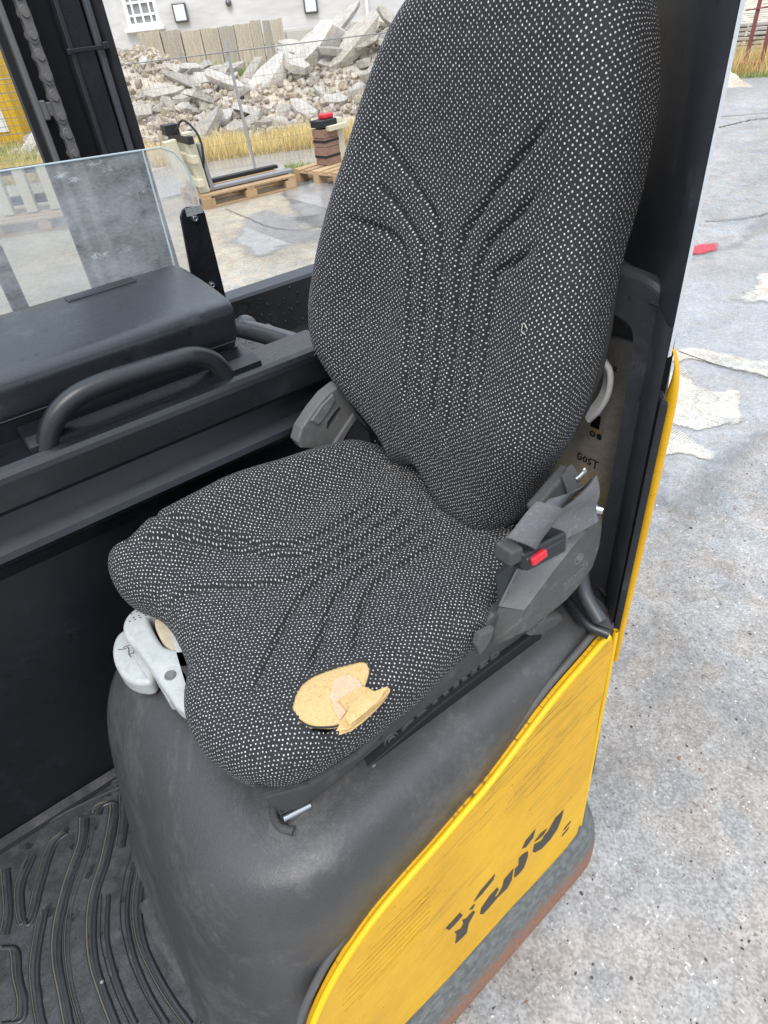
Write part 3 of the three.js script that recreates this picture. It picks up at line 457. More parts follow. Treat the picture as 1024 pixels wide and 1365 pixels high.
// chassis under it all
part('chassis', merge([at(rbox(1.66, 0.24, 0.74, 0.03), -0.16, 0.24, -0.76), at(rbox(1.0, 0.06, 0.7, 0.02), -0.4, 0.375, -0.75)]), M.mastBlack);
// floor mat with raised ribs and stains
const matTex = canvasTex(1024, 1024, (c, w, h) => {
  const keep = seed; seed = 99;
  const img = c.createImageData(w, h);
  for (let j = 0; j < h; j++) for (let i = 0; i < w; i++) { const u = i / w, v = j / h, k = (j * w + i) * 4; const L = 27 + 26 * gn[1](u, v) + 16 * gn[2](u, v) + 14 * gn[3](u, v) - 6 + 10 * gn[0](v, u); img.data[k] = L * 0.98; img.data[k + 1] = L * 1.0; img.data[k + 2] = L * 1.02; img.data[k + 3] = 255; }
  c.putImageData(img, 0, 0);
  for (let i = 0; i < 150; i++) { const x = rnd() * w, y = rnd() * h, r = 2 + 16 * Math.pow(rnd(), 2.5); c.fillStyle = 'rgba(14,15,17,0.8)'; c.beginPath(); for (let k = 0; k < 9; k++) { const a = k / 9 * 6.28, q = r * (0.6 + 0.7 * rnd()); c.lineTo(x + Math.cos(a) * q * 1.2, y + Math.sin(a) * q); } c.fill(); }
  for (let i = 0; i < 160; i++) { const x = rnd() * w, y = rnd() * h, a = rnd() * 6.28, l = 4 + 26 * rnd(); c.strokeStyle = `rgba(${150 + 50 * rnd()},${145 + 45 * rnd()},130,${0.15 + 0.3 * rnd()})`; c.lineWidth = 0.6 + rnd(); c.beginPath(); c.moveTo(x, y); c.lineTo(x + Math.cos(a) * l, y + Math.sin(a) * l); c.stroke(); }
  seed = keep;
});
M.mat = std({ map: matTex, roughness: 0.8, roughnessMap: roughB, bumpMap: rep(grainBump, 4, 4), bumpScale: 0.0006 });
M.ribTan = std({ color: lin(0.17, 0.152, 0.118), map: rep(wallTex, 3, 3), roughness: 0.9 });
M.ribBlack = std({ color: lin(0.022, 0.023, 0.025), roughness: 0.5, roughnessMap: roughB });
M.ribDark = std({ color: lin(0.035, 0.036, 0.038), roughness: 0.7 });
const floorMat = part('floor_mat', worldUV(at(rbox(1.0, 0.02, 0.72, 0.006), -0.35, FLOOR - 0.01, -0.672), 0.55), M.mat, 'scuffed rubber floor mat with curved ribs');
const zm = l => l.map(([x, y]) => onG(x / 2.844, 1010 + y / 2.844, FLOOR));
const flat = (pts, w, hgt) => { // low rib with a rounded back following a line on the floor
  const P = new THREE.CatmullRomCurve3(pts, false, 'centripetal').getSpacedPoints(60), pos = [], idx = [], C = 6;
  P.forEach((p, i) => { const t = (P[i + 1] ?? p).clone().sub(P[i - 1] ?? p).normalize(), s = V3(-t.z, 0, t.x), ww = w * (0.75 + 0.5 * Math.abs(fbm(p.x * 30, p.z * 30))); for (let k = 0; k < C; k++) { const a = Math.PI * k / (C - 1), o = Math.cos(a) * ww; pos.push(p.x + s.x * o, p.y + Math.sin(a) * hgt - 0.0005, p.z + s.z * o); if (i && k) { const b = i * C + k, d = b - C; idx.push(d - 1, b - 1, d, d, b - 1, b); } } });
  const g = new THREE.BufferGeometry(); g.setAttribute('position', new THREE.Float32BufferAttribute(pos, 3)); g.setIndex(idx); g.computeVertexNormals(); return worldUV(g, 0.05);
};
const RIBS = [
  [1, 2.4, [[305, 230], [300, 310], [245, 470], [205, 640], [200, 760], [225, 900], [245, 1010], [262, 1100]]],
  [1, 2.4, [[350, 215], [365, 180], [415, 170], [420, 190], [405, 290], [380, 400], [345, 510], [330, 640], [340, 770], [375, 890], [420, 1010], [450, 1090]]],
  [1, 1.4, [[455, 140], [455, 230], [440, 340]]],
  [0, 2.2, [[520, 280], [500, 350], [465, 480], [455, 600], [480, 740], [540, 890], [610, 1010]]],
  [1, 1.4, [[150, 580], [130, 680], [115, 800], [125, 920], [140, 1010], [155, 1080]]],
  [1, 1.1, [[345, 260], [325, 360], [280, 500], [255, 600], [248, 720], [265, 860], [305, 1010]]],
  [1, 1.3, [[105, 370], [60, 490], [80, 635], [100, 610], [140, 460], [190, 320], [230, 285]]],
  [0, 1.4, [[385, 520], [380, 680], [400, 780], [440, 900], [490, 1010]]],
  [1, 1.3, [[530, 380], [505, 560], [520, 690], [570, 810], [640, 930], [700, 1010]]],
  [0, 2.2, [[575, 500], [580, 570], [620, 690], [680, 800], [770, 940], [740, 1010]]],
  [1, 1.6, [[5, 420], [15, 600], [0, 670]]],
  [1, 1.8, [[-20, 720], [35, 725], [50, 830], [70, 930], [60, 990], [-20, 1010]]],
];
for (const [tan, w, l] of RIBS) { mesh('mat_rib', flat(zm(l), w * 0.001, 0.0035), tan ? M.ribTan : M.ribDark, floorMat); if (w > 1.2) mesh('mat_rib', flat(zm(l.map(([x, y]) => [x + 27, y + 2])), 0.0062, 0.0045), M.ribBlack, floorMat); if (tan) for (const s of [-1, 1]) mesh('mat_rib', flat(zm(l.map(([x, y]) => [x + s * (s > 0 ? 13 : 9), y + 3])), 0.0022, 0.002), M.ribDark, floorMat); }
for (const l of [[[-20, 342], [250, 180], [495, 62]], [[-20, 372], [250, 210], [495, 95]]]) mesh('mat_border', flat(zm(l), 0.0045, 0.006), M.ribDark, floorMat);
mesh('grit', at(new THREE.DodecahedronGeometry(0.0035), ...onG(136, 1309, FLOOR + 0.003).toArray()), M.dryLime, floorMat);

// far side wall of the cab, armrest beam and its ledge
const XA = -0.9, XB = 0.92;
M.wall = plastic(lin(0.008, 0.0095, 0.0125), { rough: blotch(0.24, 0.42, 61), bump: 0.00018 });
part('cab_wall', alongX([[-1.03, 0.40], [-1.03, 1.02], [-1.022, 1.045], [-1.0, 1.062], [-0.996, 1.072], [-1.001, 1.082], [-1.022, 1.095], [-1.034, 1.13], [-1.09, 1.13], [-1.09, 0.40]], XA, XB, 0.002), M.wall, 'black inner cab wall below the armrest');
part('wall_foot', alongX([[-1.028, 0.421], [-1.008, 0.421], [-1.012, 0.43], [-1.028, 0.44]], XA, -0.05, 0.002), M.mastBlack);
part('armrest_beam', alongX([[-1.012, 1.142], [-1.008, 1.15], [-1.011, 1.192], [-1.014, 1.2], [-1.02, 1.207], [-1.03, 1.211], [-1.12, 1.206], [-1.12, 1.132], [-1.03, 1.132]], XA, 0.59, 0.004), M.black, 'long black armrest beam beside the seat');
// grab handle
{
  const hz = -1.045, H = (x, y) => U(x, y, 'z', hz);
  const pts = [[62, 600], [68, 570], [80, 548], [102, 528], [135, 512], [180, 497], [225, 483], [258, 475], [280, 479], [296, 494], [312, 520]].map(([x, y]) => H(x, y));
  part('grab_handle', tube(pts, 0.0175, 90, 16), M.black2);
  part('handle_base', alongX([[-1.035, 1.2], [-1.035, 1.22], [-1.06, 1.228], [-1.11, 1.228], [-1.11, 1.2]], 0.02, 0.44, 0.004), M.black);
}
// control console
{
  const top = 1.322, zf = -1.095;
  const cg = group('control_console', 'black moulded control console beside the mast');
  const prof = [[zf - 0.045, 1.2], [zf - 0.03, 1.225], [zf - 0.01, 1.25], [zf, 1.285], [zf + 0.004, 1.302], [zf - 0.004, 1.316], [zf - 0.02, top], [zf - 0.25, top + 0.012], [zf - 0.27, top], [zf - 0.27, 1.15], [zf - 0.06, 1.15]];
  const profS = [...smoothPts(prof.slice(0, 9).map(p => V2(...p)), 60, false).map(p => [p.x, p.y]), ...prof.slice(9)];
  mesh('console_body', creased(alongX(profS, -0.5, 0.437, 0.012), 0.7), M.console, cg);
  mesh('seam', tube([V3(-0.5, 1.246, zf - 0.008), V3(0, 1.246, zf - 0.008), V3(0.3, 1.242, zf - 0.012), V3(0.43, 1.24, zf - 0.014)], 0.0012, 40, 6), M.ribDark, cg);
  mesh('lid', at(rbox(0.135, 0.012, 0.028, 0.004), 0.268, top + 0.013, zf - 0.215, 0.03, 0.03, 0.0), M.black2, cg);
  mesh('lower_panel', alongX([[zf - 0.03, 1.12], [zf - 0.015, 1.24], [zf - 0.06, 1.25], [zf - 0.2, 1.15]], -0.5, 0.37, 0.004), M.black, cg);
  const k = U(-2, 438, 'y', 1.328);
  mesh('red_knob', at(new THREE.LatheGeometry([[0, 0.007], [0.018, 0.006], [0.026, 0.003], [0.029, -0.002], [0.026, -0.006], [0.014, -0.008], [0.014, -0.03]].map(p => V2(...p)), 32), k.x - 0.006, 1.328, k.z), M.red, cg);
}
// wet moulded tray and the rounded end of the beam
M.wetBlack = std({ color: lin(0.018, 0.02, 0.024), roughness: 0.18, roughnessMap: rep(blotch(0.4, 1, 71), 2, 2), bumpMap: rep(grainBump, 1.5, 1.5), bumpScale: 0.0008 });
M.greyPipe = plastic(lin(0.055, 0.06, 0.068), { rough: roughA });
{
  const tg = group('storage_tray', 'wet black storage tray with a rounded grey rim');
  mesh('tray_floor', at(rbox(0.3, 0.02, 0.3, 0.006), 0.49, 1.115, -1.26), M.wetBlack, tg);
  const y = 1.185; const T = (px, py) => U(px, py, 'y', y);
  mesh('tray_rim', tube([T(318, 437), T(335, 441), T(358, 447), T(385, 455), T(408, 463), T(424, 473), T(430, 482)], 0.021, 80, 16), M.greyPipe, tg);
  mesh('rim_knob', at(new THREE.SphereGeometry(0.026, 20, 14), ...T(328, 436).toArray()), M.greyPipe, tg);
  mesh('inner_step', tube([U(312, 497, 'y', 1.16), U(325, 488, 'y', 1.165), U(350, 489, 'y', 1.165), U(390, 484, 'y', 1.165)], 0.017, 40, 12), M.greyPipe, tg);
  mesh('catch', at(rbox(0.04, 0.012, 0.02, 0.003), ...U(337, 486, 'y', 1.135).toArray(), 0, 0.4, 0), M.black2, tg);
  // rain drops standing on the plastic
  const dg = [], dq = new THREE.SphereGeometry(1, 8, 5);
  for (let i = 0; i < 120; i++) { const s = rr(0.0015, 0.005); const g = dq.clone(); g.scale(s * rr(0.8, 1.3), s * 0.4, s); dg.push(at(g, rr(0.36, 0.62), 1.1255, rr(-1.4, -1.12))); }
  const wd = mesh('water_drops', merge(dg), new THREE.MeshPhysicalMaterial({ color: lin(0.9, 0.92, 0.95), transmission: 1, roughness: 0.03, thickness: 0.003, ior: 1.33 }), tg); wd.userData.kind = 'stuff';
}
// frame on the mast side
part('side_frame', merge([alongX([[-1.7, 0.93], [-1.7, 1.092], [-1.706, 1.1], [-1.76, 1.104], [-1.76, 0.93]], 0.55, 1.3, 0.004), at(rbox(0.95, 0.03, 0.58, 0.006), 0.98, 0.945, -1.41)]), M.black2, 'black frame edge on the mast side, wet with rain');
{
  const dg = [], dq = new THREE.SphereGeometry(1, 8, 5);
  for (let i = 0; i < 70; i++) { const s = rr(0.0015, 0.0045), g = dq.clone(); g.scale(s, s * rr(0.9, 1.5), s * 0.35); dg.push(at(g, rr(0.68, 1.1), rr(0.97, 1.085), -1.6985)); }
  const wd = part('frame_drops', merge(dg), M.wetBlack); wd.userData.kind = 'stuff';
}
{
  const b = group('screen_bracket', 'black screen bracket plate with two screws'), z = -1.5, C = (x, y) => { const p = U(x, y, 'z', z); return V2(p.x, p.y); };
  const pl = [C(241, 290), C(244, 280), C(250, 276), C(264, 275), C(271, 279), C(274, 285), C(302, 398), C(264, 398), C(258, 380)];
  mesh('plate', sideSlab(pl, z, 0.008, 0.0015), M.black, b);
  for (const [x, y] of [[260, 291], [283, 380]]) { const p = U(x, y, 'z', z + 0.003), s = new THREE.CylinderGeometry(0.0075, 0.009, 0.006, 20); mesh('screw', at(merge([s, at(new THREE.TorusGeometry(0.0045, 0.001, 6, 16), 0, 0.003, 0, Math.PI / 2)]), p.x, p.y, z + 0.002, Math.PI / 2), M.steel, b); }
  const sp = U(259, 281, 'z', z + 0.001); mesh('sticker', at(rbox(0.04, 0.017, 0.0012, 0.0005), sp.x, sp.y, z + 0.0008, 0, 0, 0.02), std({ map: canvasTex(128, 64, (c, w, h) => { c.fillStyle = '#8d918f'; c.fillRect(0, 0, w, h); c.fillStyle = '#1a1a1a'; for (let i = 0; i < 26; i++) c.fillRect(6 + (i * 37) % 110, 6 + (i * 23) % 46, 3 + (i * 7) % 9, 3); }), roughness: 0.6 }), b);
}
// windscreen: worn clear plastic
{
  const scratch = canvasTex(1024, 1024, (c, w, h) => {
    const keep = seed; seed = 1234; const img = c.createImageData(w, h), a = tileNoise(5, 81), b = tileNoise(17, 82), d = tileNoise(90, 83);
    for (let j = 0; j < h; j++) for (let i = 0; i < w; i++) { const u = i / w, v = j / h, k = (j * w + i) * 4, q = 224 - 60 * a(u, v) - 40 * b(u, v) - 30 * d(u, v); img.data[k] = img.data[k + 1] = img.data[k + 2] = q; img.data[k + 3] = 255; }
    c.putImageData(img, 0, 0);
    const fleck = (x, y, n, s, al) => { for (let i = 0; i < n; i++) { const px = x + (rnd() + rnd() - 1) * s, py = y + (rnd() + rnd() - 1) * s; c.strokeStyle = `rgba(20,20,20,${al * (0.4 + 0.6 * rnd())})`; c.lineWidth = 0.7 + 2.2 * rnd(); c.beginPath(); c.moveTo(px, py); c.quadraticCurveTo(px + rr(-8, 8), py + rr(-8, 8), px + rr(-18, 18), py + rr(-14, 18)); c.stroke(); } };
    // pale smears where they sit in the photograph: u runs along the screen, v up
    for (const [u, v, n, s, al] of [[0.70, 0.87, 30, 16, 0.95], [0.735, 0.83, 30, 16, 0.95], [0.82, 0.89, 26, 30, 0.7], [0.86, 0.84, 18, 36, 0.6], [0.715, 0.34, 32, 20, 0.95], [0.74, 0.33, 18, 18, 0.8], [0.825, 0.33, 20, 26, 0.7], [0.94, 0.7, 60, 70, 0.4], [0.6, 0.9, 30, 60, 0.5], [0.9, 0.5, 40, 120, 0.3]]) fleck(u * w, (1 - v) * h, n, s, al);
    for (let i = 0; i < 420; i++) { c.strokeStyle = `rgba(70,70,70,${0.1 + 0.25 * rnd()})`; c.lineWidth = 0.5 + 0.6 * rnd(); const x = rnd() * w, y = rnd() * h, g = rr(-0.9, 0.9) + (rnd() < 0.5 ? 0 : 1.57), l = rr(5, 60); c.beginPath(); c.moveTo(x, y); c.lineTo(x + Math.cos(g) * l, y + Math.sin(g) * l); c.stroke(); }
    for (let i = 0; i < 300; i++) { c.fillStyle = `rgba(30,30,30,${0.3 * rnd()})`; c.beginPath(); c.arc(rnd() * w, rnd() * h, 0.6 + 2.2 * rnd(), 0, 7); c.fill(); }
    seed = keep;
  }, false);
  M.screen = new THREE.MeshPhysicalMaterial({ color: lin(0.66, 0.7, 0.72), transmission: 1, transmissionMap: scratch, roughness: 0.08, thickness: 0, ior: 1.5 });
  M.screenEdge = new THREE.MeshPhysicalMaterial({ color: lin(0.7, 0.8, 0.82), transmission: 0.4, roughness: 0.3, thickness: 0 });
  const z = -1.36, sg = group('windscreen', 'scratched and smeared clear plastic windscreen');
  const pane = (pts, zz, mat) => { const g = new THREE.ShapeGeometry(new THREE.Shape(pts), 12); g.translate(0, 0, zz); const p = g.attributes.position; g.computeBoundingBox(); const bb = g.boundingBox, uv = g.attributes.uv; for (let i = 0; i < p.count; i++) uv.setXY(i, (p.getX(i) - bb.min.x) / (bb.max.x - bb.min.x), (p.getY(i) - bb.min.y) / (bb.max.y - bb.min.y)); return mesh('pane', g, mat, sg); };
  const C = (x, y, zz = z) => { const p = U(x, y, 'z', zz); return V2(p.x, p.y); };
  const tl = C(-60, 237), tr = C(190, 200), br = C(239, 376);
  pane([V2(tl.x - 0.2, tl.y + 0.008), tl, tr, br, V2(br.x, 1.3), V2(tl.x - 0.2, 1.3)], z, M.screen);
  const ed = (a, b, zz) => { const d = b.clone().sub(a), L = d.length(); return at(rbox(L, 0.0028, 0.0045, 0.001), (a.x + b.x) / 2, (a.y + b.y) / 2, zz, 0, 0, Math.atan2(d.y, d.x)); };
  mesh('edge', merge([ed(tl, tr, z), ed(tr, br, z)]), M.screenEdge, sg);
  // second, smaller wing with a rounded corner
  const z2 = -1.52, q = [[190, 200], [214, 196], [232, 203], [246, 219], [257, 240], [263, 258], [266, 276]].map(([x, y]) => C(x, y, z2)), low = C(272, 380, z2);
  const M2 = M.screen.clone(); M2.transmissionMap = rep(scratch, 0.5, 0.7); M2.color = lin(0.9, 0.92, 0.93);
  pane([...q, low, V2(C(236, 380, z2).x, low.y), C(192, 200, z2)], z2, M2);
  const e2 = []; for (let i = 0; i + 1 < q.length; i++) e2.push(ed(q[i], q[i + 1], z2)); mesh('edge', merge(e2), M.screenEdge, sg);
}
// mast
{
  const z = -1.7, y0 = 0.15, y1 = 2.6, h = y1 - y0, ym = (y0 + y1) / 2, X = (px, py, zz = z) => U(px, py, 'z', zz).x;
  part('mast_rail', merge([upright([[0.331, -1.72], [0.331, -1.695], [0.345, -1.695], [0.345, -1.72]], y0, y1, 0.002), upright([[0.355, -1.82], [0.56, -1.82], [0.56, -1.74], [0.355, -1.74]], y0, y1, 0.003)]), M.mastBlack, 'outer channel of the black mast');
  part('wear_strip', at(rbox(0.011, h, 0.03, 0.003), 0.3525, ym, -1.69), M.mastEdge);
  part('mast_web', upright([[0.359, -1.73], [0.359, -1.715], [0.46, -1.725], [0.46, -1.74]], y0, y1, 0.002), M.mastBlack);
  part('mast_rail', merge([upright([[0.452, -1.735], [0.452, -1.695], [0.459, -1.688], [0.505, -1.688], [0.511, -1.695], [0.511, -1.735]], y0, y1, 0.002)]), M.black2, 'smooth inner rail of the black mast');
  part('mast_rail', upright([[0.527, -1.73], [0.527, -1.69], [0.535, -1.68], [0.549, -1.68], [0.553, -1.69], [0.553, -1.73]], y0, y1, 0.003), M.mastBlack, 'right edge rail of the black mast');
  part('mast_foot', merge([upright([[0.15, -1.80], [0.15, -1.76], [0.185, -1.76], [0.185, -1.80]], 0.3, 1.36, 0.003), at(rbox(0.4, 0.06, 0.05, 0.01), 0.36, 0.92, -1.78), at(rbox(0.24, 0.5, 0.05, 0.02), 0.46, 0.9, -1.79)]), M.mastBlack, 'lower frame of the mast seen through the windscreen');
  part('hose', at(new THREE.CylinderGeometry(0.0085, 0.0085, h, 16), 0.5185, ym, -1.688), M.greyPipe, 'glossy hydraulic hose running up the mast');
  part('hose', at(new THREE.CylinderGeometry(0.006, 0.006, h, 16), 0.457, ym, -1.682), M.black2, 'thin hydraulic hose running up the mast');
  const cy = U(112, 66, 'z', -1.675).y;
  part('cable_tie', merge([at(rbox(0.078, 0.008, 0.004, 0.0015), 0.489, cy, -1.674), at(rbox(0.012, 0.014, 0.01, 0.003), 0.527, cy + 0.002, -1.674), at(rbox(0.01, 0.012, 0.01, 0.003), 0.45, cy - 0.001, -1.674)]), M.black2);
  const by = U(52, 148, 'z', -1.69).y;
  part('chain_bracket', merge([at(rbox(0.044, 0.026, 0.018, 0.003), 0.38, by, -1.69), at(rbox(0.014, 0.036, 0.02, 0.003), 0.364, by, -1.688)]), M.mastEdge);
  // leaf chain: every link is its own piece
  const ch = group('lift_chain', 'greasy lift chain of the mast'), cx = X(77, 156, -1.68) + 0.007, zc = -1.68, pitch = 0.0345;
  const shape = new THREE.Shape(), r1 = 0.0145, r2 = 0.0098, n = 10;
  for (let i = 0; i < 4 * n; i++) { const a = i / (4 * n) * Math.PI * 2, q = r2 + (r1 - r2) * Math.pow(Math.abs(Math.sin(a)), 2.5); const yy = Math.sin(a) * (pitch * 0.5 + 0.0135), xx = Math.cos(a) * q * 1.02 * (Math.abs(Math.sin(a)) < 0.5 ? 0.86 + 0.28 * Math.abs(Math.sin(a)) : 1); i ? shape.lineTo(xx, yy) : shape.moveTo(xx, yy); }
  const plate = new THREE.ExtrudeGeometry(shape, { depth: 0.0035, bevelEnabled: true, bevelSize: 0.0008, bevelThickness: 0.0008, bevelSegments: 1, curveSegments: 4 });
  const linkG = k => merge([plate.clone().translate(0, 0, k ? 0.004 : 0), plate.clone().translate(0, 0, k ? -0.012 : -0.016), at(new THREE.CylinderGeometry(0.0056, 0.0056, 0.026, 12), 0, pitch / 2, -0.003, Math.PI / 2), at(new THREE.CylinderGeometry(0.0066, 0.0082, 0.004, 14), 0, pitch / 2, 0.0105, Math.PI / 2), at(new THREE.CylinderGeometry(0.0105, 0.0105, 0.012, 14), -0.003, pitch / 2, -0.006, Math.PI / 2)]);
  const L = [linkG(0), linkG(1)], yc = U(77, 156, 'z', zc).y;
  for (let k = -10; k < 26; k++) { const m = mesh('chain_link', L[(k + 20) % 2], M.chain, ch); m.position.set(cx, yc + (k - 0.5) * pitch, zc); m.rotation.z = 0.02 * fbm(k * 0.7, 3); }
}
// seat box cover: dark worn rubber shell
const panN = (() => { const a = V3(0.25, 0.905, -0.337), b = V3(0.11, 0.26, -0.303), c = V3(0.56, 0.27, -0.332); const n = b.clone().sub(a).cross(c.clone().sub(a)).normalize(); return n.z < 0 ? n.negate() : n; })();
const panP = V3(0.25, 0.905, -0.337);
const panZ = (x, y) => panP.z - (panN.x * (x - panP.x) + panN.y * (y - panP.y)) / panN.z;
const dustTex = tex(1024, 1024, (i, j) => { const u = i / 1024, v = j / 1024; const a = gn[0](u, v), b = gn[1](u, v), c = gn[2](u, v), d = gn[3](u, v); const q = ss(0.42, 0.78, 0.5 * a + 0.3 * b + 0.2 * c) * (0.6 + 0.7 * d * c); const L = 0.255 + 0.07 * q + 0.035 * (d - 0.5); return [L * (1 + 0.02 * q), L, L * (1 - 0.03 * q)]; }, true);
M.shell = std({ map: dustTex, roughness: 0.55, roughnessMap: rep(roughB, 1.5, 1.5), bumpMap: rep(concBump, 2.2, 2.2), bumpScale: 0.0004 });
{
  // stacked plan outlines: height, front x, inset of the left side from the yellow panel, corner radius
  const L = [[0.405, -0.185, 0.012, 0.20], [0.425, -0.168, 0.012, 0.2], [0.46, -0.155, 0.012, 0.2], [0.55, -0.135, 0.012, 0.2], [0.65, -0.115, 0.012, 0.19], [0.73, -0.098, 0.012, 0.175], [0.79, -0.082, 0.012, 0.16], [0.83, -0.066, 0.013, 0.15], [0.86, -0.047, 0.018, 0.14], [0.88, -0.025, 0.028, 0.125], [0.892, 0.0, 0.045, 0.11], [0.898, 0.03, 0.07, 0.09], [0.9, 0.07, 0.1, 0.07]];
  const C = new THREE.CatmullRomCurve3(L.map(([y, x, i]) => V3(y, x, i)), false, 'centripetal').getPoints(80), R = new THREE.CatmullRomCurve3(L.map(([y, , , r]) => V3(y, r, 0)), false, 'centripetal').getPoints(80);
  const N = 240, pos = [], uv = [], idx = [];
  const ring = (y, xf, ins, r) => {
    const out = [], zr = -0.93 + ins * 0.5, zl = panZ(0.2, y) - ins, xb = 0.68, K = 40;
    const push = (x, z) => out.push([x, z]);
    for (let i = 0; i <= 30; i++) { const x = xb + (xf + r - xb) * i / 30; push(x, panZ(x, y) - ins); }
    const zl2 = panZ(xf + r, y) - ins; void zl;
    for (let i = 1; i <= K; i++) { const a = Math.PI / 2 * i / K; push(xf + r - r * Math.sin(a), zl2 - r + r * Math.cos(a)); }
    const rq = Math.min(r, 0.12);
    for (let i = 1; i <= 40; i++) push(xf, zl2 - r + (zr + rq - (zl2 - r)) * i / 40);
    for (let i = 1; i <= K; i++) { const a = Math.PI / 2 * i / K; push(xf + rq - rq * Math.cos(a), zr + rq - rq * Math.sin(a)); }
    for (let i = 1; i <= 30; i++) push(xf + rq + (xb - xf - rq) * i / 30, zr);
    return out;
  };
  let W = 0; let prev = null; const arc = []; C.forEach((c, j) => { const rg = ring(c.x, c.y, c.z, R[j].y); W = rg.length; let s = 0; rg.forEach(([x, z], i) => { arc[i] = (arc[i] ?? 0) + (prev ? Math.hypot(x - prev[i][0], z - prev[i][1], c.x - C[j - 1].x) : 0); if (i) s += Math.hypot(x - rg[i - 1][0], z - rg[i - 1][1]); const n = 0.0006 * fbm(x * 9, z * 9, c.x * 9, 3); pos.push(x, c.x + n, z + n); uv.push(s / 0.7, arc[i] / 0.7); }); prev = rg; });
  for (let j = 0; j + 1 < C.length; j++) for (let i = 0; i + 1 < W; i++) { const a = j * W + i; idx.push(a, a + 1, a + W, a + 1, a + W + 1, a + W); }
  // flat lid
  const base = (C.length - 1) * W, c0 = pos.length / 3; pos.push(0.4, 0.9, -0.65); uv.push(0.5, 0.5); for (let i = 0; i + 1 < W; i++) idx.push(base + i, base + i + 1, c0); void N;
  const g = new THREE.BufferGeometry(); g.setAttribute('position', new THREE.Float32BufferAttribute(pos, 3)); g.setAttribute('uv', new THREE.Float32BufferAttribute(uv, 2)); g.setIndex(idx); g.computeVertexNormals();
  const na = g.attributes.normal; if (na.getX(40 * W + 90) > 0) { for (let i = 0; i < idx.length; i += 3) { const t = idx[i + 1]; idx[i + 1] = idx[i + 2]; idx[i + 2] = t; } g.setIndex(idx); g.computeVertexNormals(); }
  const sh = part('seat_box', g, M.shell, 'dusty dark grey moulded box under the seat');
  // moulded recess rim at the end of the seat rail and the foot flange on the floor
  const rc = [[392, 1108], [374, 1102], [366, 1088], [364, 1070]].map(([x, y]) => U(x, y, 'y', 0.9)); mesh('recess_rim', tube(rc, 0.006, 30, 8), M.shell, sh);
  const fl = [[196, 1200], [205, 1228], [228, 1270], [260, 1310], [296, 1338], [330, 1352], [400, 1362], [430, 1380]].map(([x, y]) => onG(x, y, FLOOR + 0.004)); mesh('foot_flange', flat(fl, 0.016, 0.007), M.shell, sh);
}
// small bright plate at the corner of the foot well
part('sill_plate', slab([[300, 1362], [330, 1335], [420, 1352], [440, 1420], [300, 1420]].map(([x, y]) => { const p = onG(x, y, FLOOR); return V2(p.x, p.z); }), V3(0, FLOOR - 0.004, 0), EX, EZ, EY, 0.008, 0.002), M.greyLight);

// yellow side panel
const yellowTex = canvasTex(2048, 2048, (c, w, h) => {
  const keep = seed; seed = 4321; const img = c.createImageData(w, h);
  for (let j = 0; j < h; j++) for (let i = 0; i < w; i++) { const u = i / w, v = j / h, k = (j * w + i) * 4, a = gn[0](u, v), b = gn[1](u, v), d = gn[3](u, v); const L = 0.92 + 0.06 * a + 0.04 * (b - 0.5) + 0.05 * (d - 0.5); img.data[k] = clamp(232 * L, 0, 255); img.data[k + 1] = clamp(177 * (L + 0.03 * (a - 0.5)), 0, 255); img.data[k + 2] = clamp(8 * L + 10 * b, 0, 255); img.data[k + 3] = 255; }
  c.putImageData(img, 0, 0);
  // scratches run along the truck
  for (let i = 0; i < 1900; i++) { const x = rnd() * w, y = rnd() * h, l = 6 + 240 * Math.pow(rnd(), 4), g = rr(-0.1, 0.16) + 0.06; const dark = rnd(); c.strokeStyle = dark < 0.5 ? `rgba(60,48,30,${0.08 + 0.3 * rnd()})` : dark < 0.75 ? `rgba(140,100,20,${0.2 + 0.4 * rnd()})` : `rgba(255,215,90,${0.2 + 0.35 * rnd()})`; c.lineWidth = 0.8 + 2.6 * Math.pow(rnd(), 3); c.beginPath(); c.moveTo(x, y); c.lineTo(x + Math.cos(g) * l, y - Math.sin(g) * l); c.stroke(); }
  // long gouges in groups
  for (const [u, v, n, len] of [[0.5, 0.2, 30, 260], [0.62, 0.26, 22, 330], [0.4, 0.33, 12, 200], [0.72, 0.52, 22, 260], [0.25, 0.42, 14, 200], [0.3, 0.66, 16, 180], [0.5, 0.66, 14, 170], [0.8, 0.3, 26, 220], [0.86, 0.12, 26, 150], [0.8, 0.66, 16, 150], [0.55, 0.12, 40, 330], [0.7, 0.18, 46, 300], [0.45, 0.24, 26, 260], [0.6, 0.4, 26, 240], [0.35, 0.55, 22, 240], [0.9, 0.42, 26, 200], [0.66, 0.34, 30, 380]]) for (let i = 0; i < n; i++) { const x = (u + rr(-0.09, 0.09)) * w, y = (v + rr(-0.03, 0.03)) * h, l = len * rr(0.2, 1), g = rr(0.02, 0.14); c.strokeStyle = `rgba(${50 + 30 * rnd()},${44 + 20 * rnd()},34,${0.25 + 0.55 * rnd()})`; c.lineWidth = 0.8 + 3.2 * Math.pow(rnd(), 3); c.beginPath(); c.moveTo(x, y); c.lineTo(x + Math.cos(g) * l * 0.5, y - Math.sin(g) * l * 0.5 + rr(-1.5, 1.5)); c.lineTo(x + Math.cos(g) * l, y - Math.sin(g) * l); c.stroke(); }
  for (let i = 0; i < 500; i++) { c.fillStyle = `rgba(50,42,30,${0.2 + 0.6 * rnd()})`; const s = 0.8 + 3 * Math.pow(rnd(), 4); c.beginPath(); c.ellipse(rnd() * w, rnd() * h, s * 1.6, s, 0, 0, 7); c.fill(); }
  seed = keep;
});
M.yellow = new THREE.MeshPhysicalMaterial({ map: yellowTex, roughness: 0.5 });
